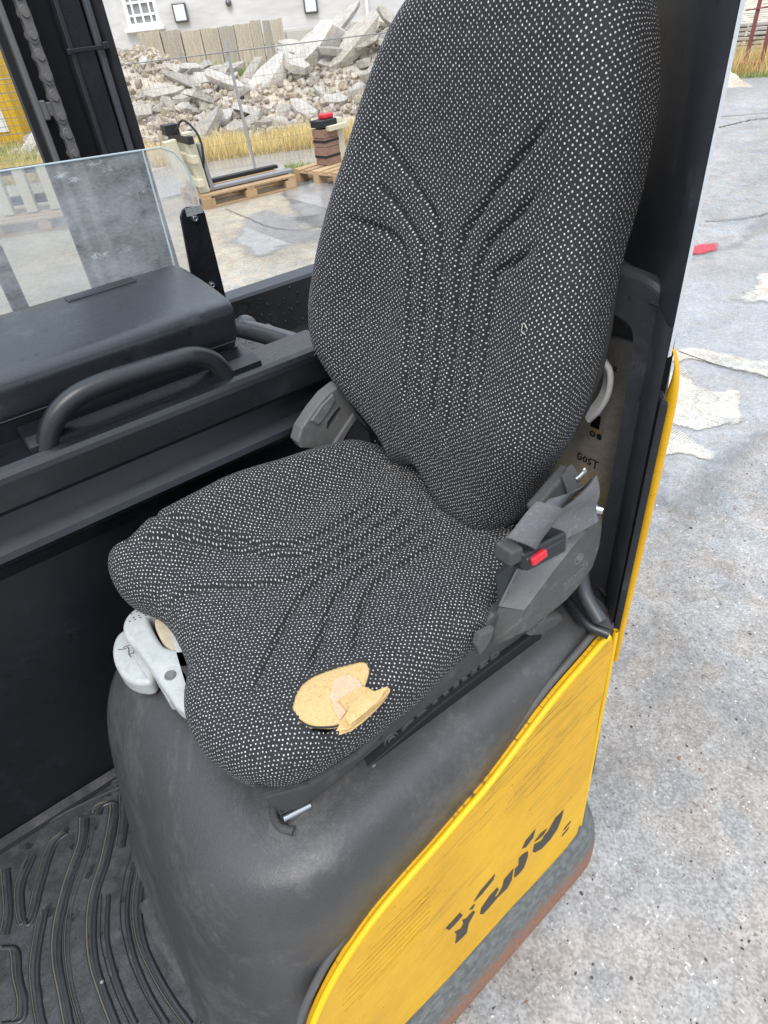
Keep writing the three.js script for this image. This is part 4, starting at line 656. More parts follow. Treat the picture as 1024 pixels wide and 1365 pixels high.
M.yellowTrim = std({ map: rep(yellowTex, 0.5, 0.5), color: lin(1.1, 1.22, 0.8), roughness: 0.45 });
M.bumper = std({ roughness: 0.75, map: tex(512, 512, (i, j) => { const u = i / 512, v = j / 512, n = gn[1](u, v), d = gn[3](u, v), b = gn[2](u, v); const rust = ss(0.62, 0.42, v + 0.14 * (n - 0.5) + 0.1 * (b - 0.5)); const A = [0.33 + 0.12 * n + 0.1 * (d - 0.5), 0.345 + 0.12 * n + 0.1 * (d - 0.5), 0.34 + 0.12 * n + 0.1 * (d - 0.5)], B = [0.5 + 0.12 * b, 0.34 + 0.12 * b, 0.27 + 0.1 * n]; return A.map((a, k) => a * (1 - rust) + B[k] * rust + (d > 0.9 ? 0.1 : 0)); }, true), bumpMap: concBump, bumpScale: 0.0015 });
{
  const ex = V3(1, 0, -panN.x / panN.z).normalize(), ey = new THREE.Vector3().crossVectors(panN, ex).normalize(), o = panP.clone().addScaledVector(panN, -0.014);
  const Q = (x, y) => { const p = UP(x, y, panN, panP).sub(panP); return V2(p.dot(ex), p.dot(ey)); };
  const curve = [[410, 1400], [420, 1362], [446, 1307], [474, 1262], [505, 1219], [543, 1174], [581, 1131], [615, 1091], [651, 1049], [698, 987], [745, 926], [788, 876], [806, 855], [813, 850]].map(p => Q(...p));
  const C = new THREE.CatmullRomCurve3(curve.map(p => V3(p.x, p.y, 0)), false, 'centripetal').getPoints(70).map(p => V2(p.x, p.y));
  const end = [Q(817, 853), Q(816, 868), Q(800, 945), Q(785, 1035), Q(776, 1088), Q(769, 1112), Q(748, 1140), Q(680, 1212), Q(600, 1302), Q(540, 1365), Q(500, 1410)];
  const pts = [...C, ...end];
  // vent slots are real openings
  const holes = [], Z = (x, y) => Q(420 + x / 3.657, 1150 + y / 3.657);
  const Lr = [[555, 118], [560, 138], [563, 160], [564, 182], [564, 206], [562, 232], [556, 262], [540, 296], [520, 326]], Lf = [[330, 328], [268, 430], [205, 520], [165, 585], [148, 628], [136, 668], [132, 700], [142, 730], [210, 672]];
  for (let i = 0; i < 9; i++) { const a = Z(...Lr[i]), b = Z(...Lf[i]), d = a.clone().sub(b).normalize(), n = V2(-d.y, d.x).multiplyScalar(0.0017); holes.push([a.clone().add(n), a.clone().sub(n), b.clone().sub(n), b.clone().add(n)].map(p => V2(p.x, p.y))); }
  const g = slab(pts, o, ex, ey, panN, 0.014, 0.0007, holes);
  { const p = g.attributes.position, uv = g.attributes.uv, v = V3(0, 0, 0); for (let i = 0; i < p.count; i++) { v.fromBufferAttribute(p, i).sub(panP); uv.setXY(i, v.dot(ex) / 0.72 + 0.38, v.dot(ey) / 0.72 + 0.95); } }
  const sp = part('side_panel', g, M.yellow, 'scratched yellow side panel with black lettering');
  const T3 = (p, h) => panP.clone().addScaledVector(ex, p.x).addScaledVector(ey, p.y).addScaledVector(panN, h);
  mesh('panel_edge', tube(C.map(p => T3(p, -0.002)).filter((_, i) => i % 2 === 0), 0.0055, 120, 8), M.yellowTrim, sp);
  part('panel_seal', tube(C.map(p => T3(p, -0.012)).filter((_, i) => i % 2 === 0).map(p => p.add(V3(-0.006, 0.009, -0.006))), 0.006, 120, 10), M.grey, 'worn rubber edge strip along the yellow panel');
  // lettering: thin dark film
  const K = (x, y) => Q(560 + x / 4.267, 1050 + y / 4.267), film = std({ color: lin(0.055, 0.05, 0.042), roughness: 0.7 });
  const glyphs = [[[145, 798], [225, 712], [242, 722], [218, 752], [185, 788], [163, 808]], [[200, 885], [208, 832], [196, 820], [232, 800], [246, 772], [240, 752], [262, 742], [300, 700], [312, 704], [276, 768], [264, 824], [240, 850]], [[340, 716], [348, 682], [398, 610], [440, 566], [446, 576], [418, 628], [442, 610], [468, 560], [478, 520], [530, 460], [520, 522], [495, 570], [440, 622], [390, 682], [356, 718]], [[305, 648], [340, 588], [425, 490], [415, 522], [352, 602]], [[535, 510], [540, 460], [560, 440], [562, 400], [580, 380], [612, 360], [612, 388], [590, 452], [560, 490]], [[580, 345], [600, 300], [655, 235], [642, 282], [602, 336]], [[640, 362], [650, 322], [690, 300], [706, 270], [725, 250], [770, 170], [815, 125], [805, 168], [780, 232], [740, 292], [690, 346], [650, 368]], [[650, 306], [684, 260], [722, 230], [702, 264], [672, 292]], [[280, 692], [300, 668], [312, 662], [296, 690]]];
  for (const gl of glyphs) mesh('lettering', slab(gl.map(p => K(...p)), panP.clone().addScaledVector(panN, 0.0003), ex, ey, panN, 0.0008, 0), film, sp);
  for (const [x, y] of [[836, 215], [826, 250]]) { const p = K(x, y); mesh('small_mark', slab([V2(p.x - 0.012, p.y - 0.004), V2(p.x + 0.01, p.y - 0.002), V2(p.x + 0.012, p.y + 0.005), V2(p.x - 0.01, p.y + 0.003)], panP.clone().addScaledVector(panN, 0.0003), ex, ey, panN, 0.0008, 0), film, sp); }
  // steel bumper below: rounded outwards, turning the rear corner
  const prof = [[-0.012, 0.0], [0.004, 0.0], [0.016, -0.02], [0.026, -0.05], [0.032, -0.09], [0.033, -0.13], [0.028, -0.165], [-0.02, -0.18]];
  const path = []; const b0 = Q(420, 1500), b1 = Q(769, 1114);
  for (let i = 0; i <= 30; i++) { const t = i / 30; path.push([V3().copy(T3(V2(b0.x + (b1.x - b0.x) * t, b0.y + (b1.y - b0.y) * t), 0)), panN.clone().setY(0).normalize()]); }
  const last = path[path.length - 1][0], r = 0.075;
  for (let i = 1; i <= 12; i++) { const a = Math.PI / 2 * i / 12, n = V3(Math.sin(a), 0, Math.cos(a)); path.push([last.clone().add(V3(r * Math.sin(a), 0.0 + 0.02 * i / 12, -r + r * Math.cos(a))), n]); }
  path.push([path[path.length - 1][0].clone().add(V3(0, 0, -0.6)), V3(1, 0, 0)]);
  const pos = [], uv = [], idx = []; let s = 0; path.forEach(([p, n], i) => { if (i) s += p.distanceTo(path[i - 1][0]); prof.forEach(([k, y], j) => { pos.push(p.x + n.x * k, Math.max(0.03, p.y - 0.004 + y), p.z + n.z * k); uv.push(s * 3, 1 - j / (prof.length - 1)); if (i && j) { const a = i * prof.length + j, b = a - prof.length; idx.push(b - 1, b, a - 1, b, a, a - 1); } }); });
  const bg = new THREE.BufferGeometry(); bg.setAttribute('position', new THREE.Float32BufferAttribute(pos, 3)); bg.setAttribute('uv', new THREE.Float32BufferAttribute(uv, 2)); bg.setIndex(idx); bg.computeVertexNormals();
  part('bumper', bg, M.bumper, 'scraped steel skirt below the yellow panel');
  // corner strip from the bumper up the back of the truck
  const E = (x, y) => { const p = UP(x, y, panN, panP); return p; };
  const c0 = E(772, 1118), c1 = E(822, 852);
  const strip = (list, w, rad, mat, name, lab) => { const g = tube(list, rad, 80, 10); return part(name, g, mat, lab); };
  strip([c0.clone().add(V3(0.012, -0.004, -0.012)), c0.clone().lerp(c1, 0.5).add(V3(0.014, 0, -0.012)), c1.clone().add(V3(0.014, 0.0, -0.012))], 0, 0.005, M.yellowTrim, 'corner_trim');
}
// rear pillar, back wall and yellow tail edge
M.pillar = plastic(lin(0.05, 0.053, 0.061), { rough: blotch(0.26, 0.42, 91), bump: 0.0002 });
const TOPY = 2.25, XZ = (px, x, py = 0) => { const p = U(px, py, 'x', x); return [p.x, p.z]; };
{
  const a = XZ(986, 0.66), b = XZ(976, 0.668), c = XZ(962, 0.69), d = XZ(958, 0.70), e0 = XZ(940, 0.74), e = e0, f = [0.845, e0[1] - 0.035], g2 = [0.855, -0.62], k = [0.855, -1.0];
  const out = [[0.90, -1.0], [0.90, -0.53], [0.75, a[1] - 0.065]];
  const f1 = XZ(905, 0.80), up1 = [a, b, c, [d[0] + 0.004, d[1] - 0.003], e, f1, [0.845, -0.60], [0.85, -1.0], ...out];
  part('rear_pillar', merge([creased(upright([a, b, c, [d[0] + 0.004, d[1] - 0.003], e, f, g2, k, ...out], 0.88, 1.395, 0.0015), 0.45), creased(upright(up1, 1.396, TOPY, 0.0015), 0.45)]), M.pillar, 'black moulded rear pillar behind the seat');
  const fl = XZ(994, 0.668);
  part('door_edge', upright([[a[0] + 0.001, a[1] + 0.0006], [fl[0], fl[1]], [fl[0] + 0.012, fl[1] - 0.008], [a[0] + 0.014, a[1] - 0.011]], 1.36, TOPY, 0.0008), M.alu = std({ color: lin(0.62, 0.64, 0.66), roughness: 0.4, metalness: 0.2, bumpMap: rep(grainBump, 2, 2), bumpScale: 0.0006 }), 'pale worn edge strip on the rear pillar');
  const q = XZ(984, 0.663, 0); void q;
  // raised frame round the document recess
  const X0 = 0.715, fr = (px, py) => { const p = U(px, py, 'x', X0); return V2(p.z, p.y); };
  const outer = [[690, 350], [800, 352], [842, 364], [872, 378], [888, 394], [893, 410], [889, 450], [878, 530], [812, 830], [690, 900]].map(p => fr(...p)), inner = [[725, 400], [800, 402], [830, 416], [848, 432], [852, 455], [843, 520], [822, 640], [796, 760], [715, 850]].map(p => fr(...p));
  const so = [...smoothPts(outer.slice(0, 8), 60, false), ...outer.slice(8)], si = [...smoothPts(inner.slice(0, 6), 50, false), ...inner.slice(6)];
  part('recess_frame', slab(so, V3(X0 + 0.026, 0, 0), EZ, EY, V3(-1, 0, 0), 0.026, 0.009, [si], 4), M.pillar, 'raised black frame round the document recess');
  const col = (px, x, py) => { const p = U(px, py, 'x', x); return [p.x, p.z]; };
  const ytop = U(888, 533, 'x', 0.70).y; const p0 = col(892, 0.70, 535), p1 = col(872, 0.715, 535), p2 = col(866, 0.74, 535);
  part('lower_pillar', upright([p0, [p0[0] - 0.002, p0[1] - 0.01], p1, p2, [0.77, p2[1] - 0.03], [0.77, p0[1] - 0.075]], 0.80, ytop, 0.007), M.pillar);
}
// document plate in the recess
{
  const x = 0.805, pz = (px, py) => { const p = U(px, py, 'x', x); return p; };
  const A = pz(857, 438), B = pz(795, 705), z1 = A.z + 0.0, y1 = A.y, y0 = 0.90, z0 = -0.9, w = z1 - z0, h = y1 - y0;
  const pts = { gost: pz(783, 614), fork: pz(797, 572), rr: pz(818, 492) };
  const plateTex = canvasTex(1024, 1024, (c, W, Hh) => {
    const keep = seed; seed = 77; const img = c.createImageData(W, Hh);
    for (let j = 0; j < Hh; j++) for (let i = 0; i < W; i++) { const u = i / W, v = j / Hh, k = (j * W + i) * 4, n = gn[0](u, v * 0.5), q = gn[2](u, v), d = gn[3](u, v), b = gn[1](u, v); const yl = ss(0.62, 0.86, v + 0.1 * (b - 0.5)); const L = 158 + 26 * n + 18 * (q - 0.5) + 14 * (d - 0.5) + 18 * b; img.data[k] = L + 14 * yl; img.data[k + 1] = L * 0.94 + 4 * yl; img.data[k + 2] = L * 0.86 - 36 * yl; img.data[k + 3] = 255; }
    c.putImageData(img, 0, 0);
    const P = p => [(p.z - z0) / w * W, (1 - (p.y - y0) / h) * Hh];
    // handwriting
    c.strokeStyle = '#121110'; c.lineCap = c.lineJoin = 'round'; let [x, y] = P(pts.gost); const s = 26; x -= 2.1 * s; c.lineWidth = 7;
    const st = (...l) => { c.beginPath(); l.forEach(([a, b], i) => i ? c.lineTo(x + a * s, y + b * s) : c.moveTo(x + a * s, y + b * s)); c.stroke(); };
    st([0.8, -0.6], [0.2, -0.7], [0, 0], [0.25, 0.6], [0.8, 0.4], [0.8, 0], [0.5, 0]); st([1.5, -0.5], [1.15, 0], [1.4, 0.55], [1.85, 0.3], [1.9, -0.3], [1.5, -0.5]); st([2.9, -0.6], [2.3, -0.4], [2.4, 0], [2.85, 0.2], [2.6, 0.6], [2.2, 0.5]); st([3.2, -0.7], [4.3, -0.6]); st([3.8, -0.6], [3.7, 0.8]);
    // printed picture of a small fork truck
    [x, y] = P(pts.fork); c.fillStyle = '#17181c'; c.fillRect(x - 40, y - 62, 46, 66); c.fillStyle = '#c3a56a'; c.fillRect(x - 36, y + 2, 58, 30); c.fillStyle = '#2a2a2a'; for (const k of [-24, 12]) { c.beginPath(); c.arc(x + k, y + 34, 15, 0, 7); c.fill(); } c.fillStyle = '#8a8a86'; c.beginPath(); c.arc(x - 24, y + 34, 8, 0, 7); c.fill(); c.fillRect(x + 22, y - 20, 5, 60);
    [x, y] = P(pts.rr); c.fillStyle = '#2a2723'; c.font = 'bold 34px sans-serif'; c.fillText('R', x - 4, y + 10); c.fillText('e', x - 30, y + 10);
    for (let i = 0; i < 130; i++) { c.strokeStyle = `rgba(40,36,30,${0.1 + 0.25 * rnd()})`; c.lineWidth = 0.8 + rnd() * 1.4; const a = rnd() * W, b = rnd() * Hh; c.beginPath(); c.moveTo(a, b); c.lineTo(a + rr(-30, 30), b + rr(-40, 40)); c.stroke(); }
    seed = keep;
  });
  const g = new THREE.PlaneGeometry(w, h); g.rotateY(-Math.PI / 2); g.translate(x, (y0 + y1) / 2, (z0 + z1) / 2);
  const bx = at(rbox(0.006, h, w, 0.002), x + 0.004, (y0 + y1) / 2, (z0 + z1) / 2);
  const pl = part('document_plate', bx, M.black2, 'grimy brown plate with handwriting in the rear recess');
  // printed face lies on the plate
  const face = new THREE.BufferGeometry(); const X = x + 0.0002; face.setAttribute('position', new THREE.Float32BufferAttribute([X, y0, z0, X, y0, z1, X, y1, z0, X, y1, z1], 3)); face.setAttribute('uv', new THREE.Float32BufferAttribute([0, 0, 1, 0, 0, 1, 1, 1], 2)); face.setIndex([0, 1, 2, 1, 3, 2]); face.computeVertexNormals(); g.dispose();
  const f = mesh('printed_sheet', face, std({ map: plateTex, roughness: 0.5 }), pl); f.userData.label = 'sheet with GOST in marker pen and a small truck picture';
  // clear pouch along its top edge with a curled corner
  const tp = [[800, 408], [835, 418], [849, 440], [846, 455], [800, 446]].map(([a, b]) => { const p = U(a, b, 'x', x - 0.012); return V2(p.z, p.y); });
  mesh('pouch_top', slab(tp, V3(x - 0.006, 0, 0), EZ, EY, V3(-1, 0, 0), 0.004, 0.001), M.grey, pl);
  const cu = [[830, 416], [841, 424], [845, 438], [834, 436]].map(([a, b]) => { const p = U(a, b, 'x', x - 0.02); return V2(p.z, p.y); });
  mesh('curled_corner', slab(cu, V3(x - 0.018, 0, 0), EZ, EY, V3(-1, 0, 0), 0.002, 0.0005), M.greyLight, pl);
  mesh('pouch_seam', tube([[800, 448], [825, 450], [848, 456]].map(([a, b]) => U(a, b, 'x', x - 0.012)), 0.002, 20, 6), M.greyLight, pl);
}
part('papers', (() => { const l = [[800, 478], [812, 492], [812, 520], [800, 545], [785, 560]].map(([a, b]) => U(a, b, 'x', 0.76)); return merge([0, 1, 2, 3].map(k => tube(l.map(p => p.clone().add(V3(0.004 * k, 0, -0.005 * k))), 0.0052, 30, 8))); })(), M.frameW, 'roll of white paper behind the backrest');
{
  // yellow tail edge: bent sheet, worn on its lip
  const E = (px, py, x) => U(px, py, 'x', x); const l = [[906, 466], [909, 482], [907, 505], [899, 540], [886, 600], [868, 680], [846, 775], [830, 843], [822, 880]];
  const pos = [], uv = [], idx = [], P = new THREE.CatmullRomCurve3(l.map(([a, b]) => E(a, b, 0.72)), false, 'centripetal').getSpacedPoints(60);
  const cs = []; for (let i = 0; i <= 8; i++) { const a = Math.PI * i / 8; cs.push([-0.009 * Math.cos(a) * 1.0, 0.006 * Math.sin(a)]); }
  P.forEach((p, i) => { const wq = ss(-1, 8, i) ; cs.forEach(([k, q], j) => { pos.push(p.x - q + 0.06 * 0, p.y, p.z + k * wq - 0.006); uv.push(j / 8 * 0.06, p.y * 1.2); if (i && j) { const a = i * 9 + j, b = a - 9; idx.push(b - 1, b, a - 1, b, a, a - 1); } }); });
  const g = new THREE.BufferGeometry(); g.setAttribute('position', new THREE.Float32BufferAttribute(pos, 3)); g.setAttribute('uv', new THREE.Float32BufferAttribute(uv, 2)); g.setIndex(idx); g.computeVertexNormals();
  part('tail_edge', g, M.yellow, 'worn yellow tail panel edge behind the rear pillar');
  const body = upright([[0.905, -0.57], [0.905, -1.05], [1.15, -1.05], [1.15, -0.74]], 0.2, 1.33, 0.02); part('cab_back', at(rbox(0.03, 0.9, 0.62, 0.004), 0.885, 0.85, -0.89), M.mastBlack); part('tail_body', body, M.yellow);
  part('tail_gap', upright([[0.716, P[30].z - 0.014], [0.716, -0.436], [0.74, -0.448], [0.74, P[30].z - 0.03]], 0.6, 1.34, 0.001), M.mastBlack);
}
// moulded hump at the foot of the back wall
part('wall_gusset', tube([U(757, 800, 'y', 0.915), U(768, 815, 'y', 0.915), U(785, 834, 'y', 0.91), U(812, 846, 'y', 0.905)], 0.009, 30, 10), M.black2);
part('cable_duct', tube([U(775, 760, 'y', 0.98), U(780, 790, 'y', 0.95), U(800, 828, 'y', 0.92)], 0.012, 30, 12), M.pillar);
// ------------------------------------------------------------------ driver seat
const seat = group('driver_seat', 'worn black driver seat with white dots and a torn front corner');
const sub = (name, geo, mat, label) => mesh(name, geo, mat, seat, label);
// cushion
const CZ = -0.68;
const cuOut = [[142, 735, 1.04], [150, 775, 1.02], [172, 800, 1.0], [208, 812, 1.0], [232, 845, 1.0], [244, 885, 1.0], [241, 918, 0.99], [246, 956, 0.985], [282, 1012, 0.975], [346, 1054, 0.965], [410, 1046, 0.967], [474, 1004, 0.975], [556, 936, 0.985], [610, 872, 1.003], [646, 829, 1.02], [661, 792, 1.03]].map(([x, y, h]) => { const p = U(x, y, 'y', h); return V2(p.x, p.z); });
cuOut.push(V2(0.55, -0.452), V2(0.60, -0.53), V2(0.615, -0.69), V2(0.60, -0.84));
for (const [x, y, h] of [[470, 580, 1.07], [430, 582, 1.085], [370, 592, 1.1], [300, 612, 1.105], [240, 641, 1.105], [185, 682, 1.085]]) { const p = U(x, y, 'y', h); cuOut.push(V2(p.x, p.z)); }
const GC = [[[0.09, -0.90], [0.16, -0.86], [0.24, -0.79], [0.279, -0.745], [0.339, -0.722], [0.424, -0.729], [0.511, -0.742]], [[0.13, -0.925], [0.215, -0.845], [0.295, -0.765], [0.36, -0.752], [0.44, -0.757], [0.5, -0.768]], [[0.09, -0.80], [0.17, -0.75], [0.25, -0.70], [0.31, -0.693], [0.41, -0.697], [0.52, -0.71]],
  [[0.11, -0.541], [0.169, -0.587], [0.237, -0.64], [0.296, -0.664], [0.402, -0.664], [0.522, -0.674]], [[0.179, -0.504], [0.228, -0.553], [0.292, -0.611], [0.354, -0.631], [0.444, -0.633], [0.52, -0.640]], [[0.241, -0.49], [0.275, -0.529], [0.321, -0.575], [0.37, -0.594], [0.444, -0.596], [0.508, -0.600]]];
const gCush = grooveField(GC, 0.0058, 0.0095);
const hCush = (x, z) => {
  const r = ss(-0.80, -0.92, z), l = ss(-0.56, -0.45, z), f = ss(0.16, 0.04, x);
  return 1.036 + 0.058 * r * (1 - 0.45 * f) + 0.016 * l + 0.012 * ss(0.35, 0.6, x) - 0.014 * f - 0.012 * Math.exp(-Math.pow((z - CZ) / 0.1, 2)) + gCush(x, z) + 0.0022 * fbm(x * 16, z * 16, 2, 2) + 0.004 * fbm(x * 5, z * 5, 6, 2);
};
// torn opening: found where sight lines meet the cushion top
const onCush = (px, py) => { let y = 1.02; for (let i = 0; i < 24; i++) { const p = U(px, py, 'y', y); y = y * 0.4 + 0.6 * (hCush(p.x, p.z) - 0.002); } const p = U(px, py, 'y', y); return p; };
const tearPx = [[388, 946], [392, 930], [400, 915], [414, 904], [430, 897], [450, 890], [470, 885], [482, 882], [490, 884], [494, 893], [491, 908], [486, 922], [500, 924], [519, 922], [512, 934], [500, 947], [484, 962], [468, 974], [452, 979], [456, 968], [440, 971], [415, 970], [400, 962]];
const tear = tearPx.map(p => { const q = onCush(...p); return V2(q.x, q.z); });
const tearC = tear.reduce((s, p) => s.add(p), V2(0, 0)).multiplyScalar(1 / tear.length);
const tearIn = tear.map(p => V2(tearC.x + (p.x - tearC.x) * 0.97, tearC.y + (p.y - tearC.y) * 0.97));
const cushG = pillow(cuOut, 0.048, 0.03, hCush, (a, b, c) => V3(a, c, b), 900, 130, (a, b) => inside(tearIn, a, b));
sub('cushion', cushG, M.cloth, 'dotted black cloth seat cushion with a torn corner');
const foamMap = tex(512, 512, (i, j) => { const u = i / 512, v = j / 512, d = gn[3](u, v), b = gn[1](u, v), c = gn[2](u, v); const L = 0.93 + 0.05 * b - 0.05 * c + 0.1 * (d - 0.5); const pit = gn[4](u, v) < 0.1 ? 0.16 : 0; return [L + 0.03 - pit * 0.6, L * 0.86 + 0.05 * b - pit, L * 0.56 + 0.1 * b - pit]; }, true);
M.foam = std({ map: foamMap, roughness: 0.95, bumpMap: concBump, bumpScale: 0.0012, side: THREE.DoubleSide });
M.foamOld = std({ map: foamMap, color: lin(0.84, 0.79, 0.78), roughness: 0.95, bumpMap: concBump, bumpScale: 0.0008, side: THREE.DoubleSide });
// sheet following the cushion over an outline, at a height above or below it
function sheetOn(poly, off, N = 26) {
  const bb = { x0: 9, x1: -9, y0: 9, y1: -9 }; poly.forEach(p => { bb.x0 = Math.min(bb.x0, p.x); bb.x1 = Math.max(bb.x1, p.x); bb.y0 = Math.min(bb.y0, p.y); bb.y1 = Math.max(bb.y1, p.y); });
  const c = poly.reduce((s, p) => s.add(p), V2(0, 0)).multiplyScalar(1 / poly.length), pos = [], uv = [], idx = [], K = 16, R = [];
  for (let i = 0; i < poly.length; i++) for (let k = 0; k < 6; k++) R.push(poly[i].clone().lerp(poly[(i + 1) % poly.length], k / 6));
  const n = R.length, put = (x, z, f) => { pos.push(x, hCush(x, z) + off(f, x, z), z); uv.push(x / 0.06, z / 0.06); };
  put(c.x, c.y, 0); for (let k = 1; k <= K; k++) for (const p of R) { const f = k / K; put(c.x + (p.x - c.x) * f, c.y + (p.y - c.y) * f, f); }
  const id = (k, i) => k ? 1 + (k - 1) * n + (i % n) : 0;
  for (let i = 0; i < n; i++) { idx.push(0, id(1, i + 1), id(1, i)); for (let k = 1; k < K; k++) idx.push(id(k, i), id(k, i + 1), id(k + 1, i), id(k, i + 1), id(k + 1, i + 1), id(k + 1, i)); }
  void N; void bb; const g = new THREE.BufferGeometry(); g.setAttribute('position', new THREE.Float32BufferAttribute(pos, 3)); g.setAttribute('uv', new THREE.Float32BufferAttribute(uv, 2)); g.setIndex(idx); g.computeVertexNormals(); return g;
}
const grow = (poly, k) => { const c = poly.reduce((s, p) => s.add(p), V2(0, 0)).multiplyScalar(1 / poly.length); return poly.map(p => V2(c.x + (p.x - c.x) * k, c.y + (p.y - c.y) * k)); };
sub('exposed_foam', sheetOn(grow(tear, 1.02), (f, x, z) => -0.0018 + 0.0035 * (1 - f * f) + 0.0009 * fbm(x * 120, z * 120)), M.foam, 'bare yellow foam showing through the torn cloth');
const px2 = l => l.map(p => { const q = onCush(...p); return V2(q.x, q.z); });
sub('torn_backing', sheetOn(px2([[446, 908], [462, 902], [476, 906], [484, 918], [470, 930], [458, 940], [462, 952], [454, 962], [446, 950], [441, 930]]), (f, x, z) => 0.0022 + 0.001 * fbm(x * 90, z * 90)), std({ map: foamMap, color: lin(0.62, 0.62, 0.9), roughness: 1, side: THREE.DoubleSide }), 'pale lining left on the foam');
const flapLift = (k) => (f, x, z) => 0.004 + k * (0.5 + 0.5 * Math.sin((x * 90 + z * 60))) * (1 - 0.5 * f);
sub('torn_flap', sheetOn(px2([[452, 938], [474, 922], [487, 920], [500, 927], [519, 921], [521, 926], [508, 942], [490, 957], [466, 976], [449, 980], [458, 962], [464, 952]]), flapLift(0.006)), M.foamOld, 'folded flap of torn foam and cloth');
sub('torn_flap', sheetOn(px2([[470, 947], [486, 932], [504, 928], [519, 922], [505, 944], [486, 960], [468, 974], [462, 964]]), (f, x, z) => 0.0105 + 0.003 * (1 - f) + 0.002 * fbm(x * 60, z * 60)), M.foam);
// torn cloth rim: frayed lip round the opening
{
  const lip = tear.slice(0, 12).map(p => V3(p.x, hCush(p.x, p.y) + 0.0006, p.y)), lip2 = [...tear.slice(19), tear[0]].map(p => V3(p.x, hCush(p.x, p.y) + 0.0006, p.y));
  sub('frayed_edge', merge([tube(lip, 0.0012, 60, 6), tube(lip2, 0.0013, 30, 6)]), std({ color: lin(0.03, 0.03, 0.03), roughness: 0.95 }));
}
// backrest
const AN = 10 * Math.PI / 180, bN = V3(-Math.cos(AN), Math.sin(AN), 0), bU = V3(Math.sin(AN), Math.cos(AN), 0), bP = V3(0.567, 1.06, 0);
const toBack = (a, b, c) => V3(bP.x + bU.x * b + bN.x * c, bP.y + bU.y * b + bN.y * c, a);
const bkOut = [[-0.80, -0.02], [-0.85, 0.015], [-0.905, 0.052], [-0.95, 0.093], [-0.985, 0.145], [-1.006, 0.195], [-1.012, 0.246], [-0.993, 0.324], [-0.962, 0.4], [-0.928, 0.495], [-0.9, 0.568], [-0.868, 0.622], [-0.83, 0.665], [-0.77, 0.705], [-0.70, 0.727], [-0.64, 0.733], [-0.58, 0.722], [-0.53, 0.693], [-0.497, 0.65], [-0.478, 0.61], [-0.464, 0.553], [-0.461, 0.49], [-0.461, 0.42], [-0.455, 0.344], [-0.449, 0.29], [-0.45, 0.229], [-0.459, 0.17], [-0.475, 0.125], [-0.497, 0.066], [-0.53, -0.005], [-0.57, -0.045], [-0.66, -0.05], [-0.74, 0.0]].map(p => V2(...p));
const GB = [[[-0.845, 0.517], [-0.761, 0.45], [-0.715, 0.408], [-0.695, 0.311], [-0.672, 0.118]], [[-0.84, 0.451], [-0.772, 0.4], [-0.742, 0.374], [-0.731, 0.302], [-0.706, 0.115]], [[-0.884, 0.394], [-0.806, 0.379], [-0.776, 0.352], [-0.765, 0.294], [-0.740, 0.119]], [[-0.535, 0.541], [-0.585, 0.494], [-0.638, 0.433], [-0.663, 0.397], [-0.663, 0.339], [-0.636, 0.108]], [[-0.539, 0.471], [-0.584, 0.428], [-0.617, 0.396], [-0.63, 0.356], [-0.603, 0.129]], [[-0.531, 0.411], [-0.562, 0.388], [-0.591, 0.369], [-0.598, 0.343], [-0.571, 0.148]]];
const gBack = grooveField(GB, 0.0058, 0.0095);
const hBack = (a, b) => {
  const cz = -0.665 - 0.06 * ss(0.5, 0.15, b), L = ss(cz - 0.1, cz - 0.25, a), R = ss(cz + 0.1, cz + 0.22, a), low = ss(0.62, 0.35, b) * ss(0.02, 0.2, b);
  return 0.035 + 0.05 * L * (0.35 + 0.65 * low) + 0.03 * R * (0.3 + 0.7 * low) + 0.012 * ss(0.45, 0.62, b) - 0.02 * ss(0.64, 0.74, b) + 0.012 * Math.exp(-Math.pow((b - 0.14) / 0.1, 2)) + gBack(a, b) + 0.003 * fbm(a * 6, b * 6, 4, 2) + 0.001 * fbm(a * 18, b * 18, 9, 2);
};
sub('backrest', pillow(bkOut, 0.055, 0.05, hBack, toBack, 900, 130), M.cloth, 'tall dotted black cloth backrest with vertical flutes');
sub('backrest_shell', slab(grow(smoothPts(bkOut, 120), 0.9), toBack(0, 0, -0.085), V3(0, 0, 1), bU, bN, 0.03, 0.01), M.seatPan);
sub('snagged_thread', tube([toBack(-0.502, 0.325, hBack(-0.502, 0.325) + 0.001), toBack(-0.509, 0.331, hBack(-0.509, 0.331) + 0.004), toBack(-0.51, 0.32, hBack(-0.51, 0.32) + 0.003), toBack(-0.503, 0.318, hBack(-0.503, 0.318) + 0.001)], 0.0006, 24, 6), std({ color: lin(0.5, 0.45, 0.38), roughness: 1 }));
// lint lying in the crease between cushion and backrest
{
  const g = new THREE.BoxGeometry(1, 1, 1), n = 900, im = new THREE.InstancedMesh(g, std({ roughness: 1 }), n), m4 = new THREE.Matrix4(), c = new THREE.Color();
  for (let i = 0; i < n; i++) { const t = rnd(), s = Math.pow(rnd(), 1.7) * 0.07, x = 0.60 - s - 0.015 * rnd(), z = -0.86 + 0.38 * t; m4.compose(V3(x, hCush(x, z) + 0.0008, z), new THREE.Quaternion().setFromEuler(new THREE.Euler(rr(-0.3, 0.3), rr(0, 6.3), rr(-0.3, 0.3))), V3(rr(0.0008, 0.004), 0.0005, 0.0006)); im.setMatrixAt(i, m4); const q = rr(0.12, 0.4); im.setColorAt(i, c.setRGB(q, q * 0.93, q * 0.8)); }
  im.name = 'lint'; im.userData.kind = 'stuff'; im.castShadow = im.receiveShadow = true; seat.add(im);
}
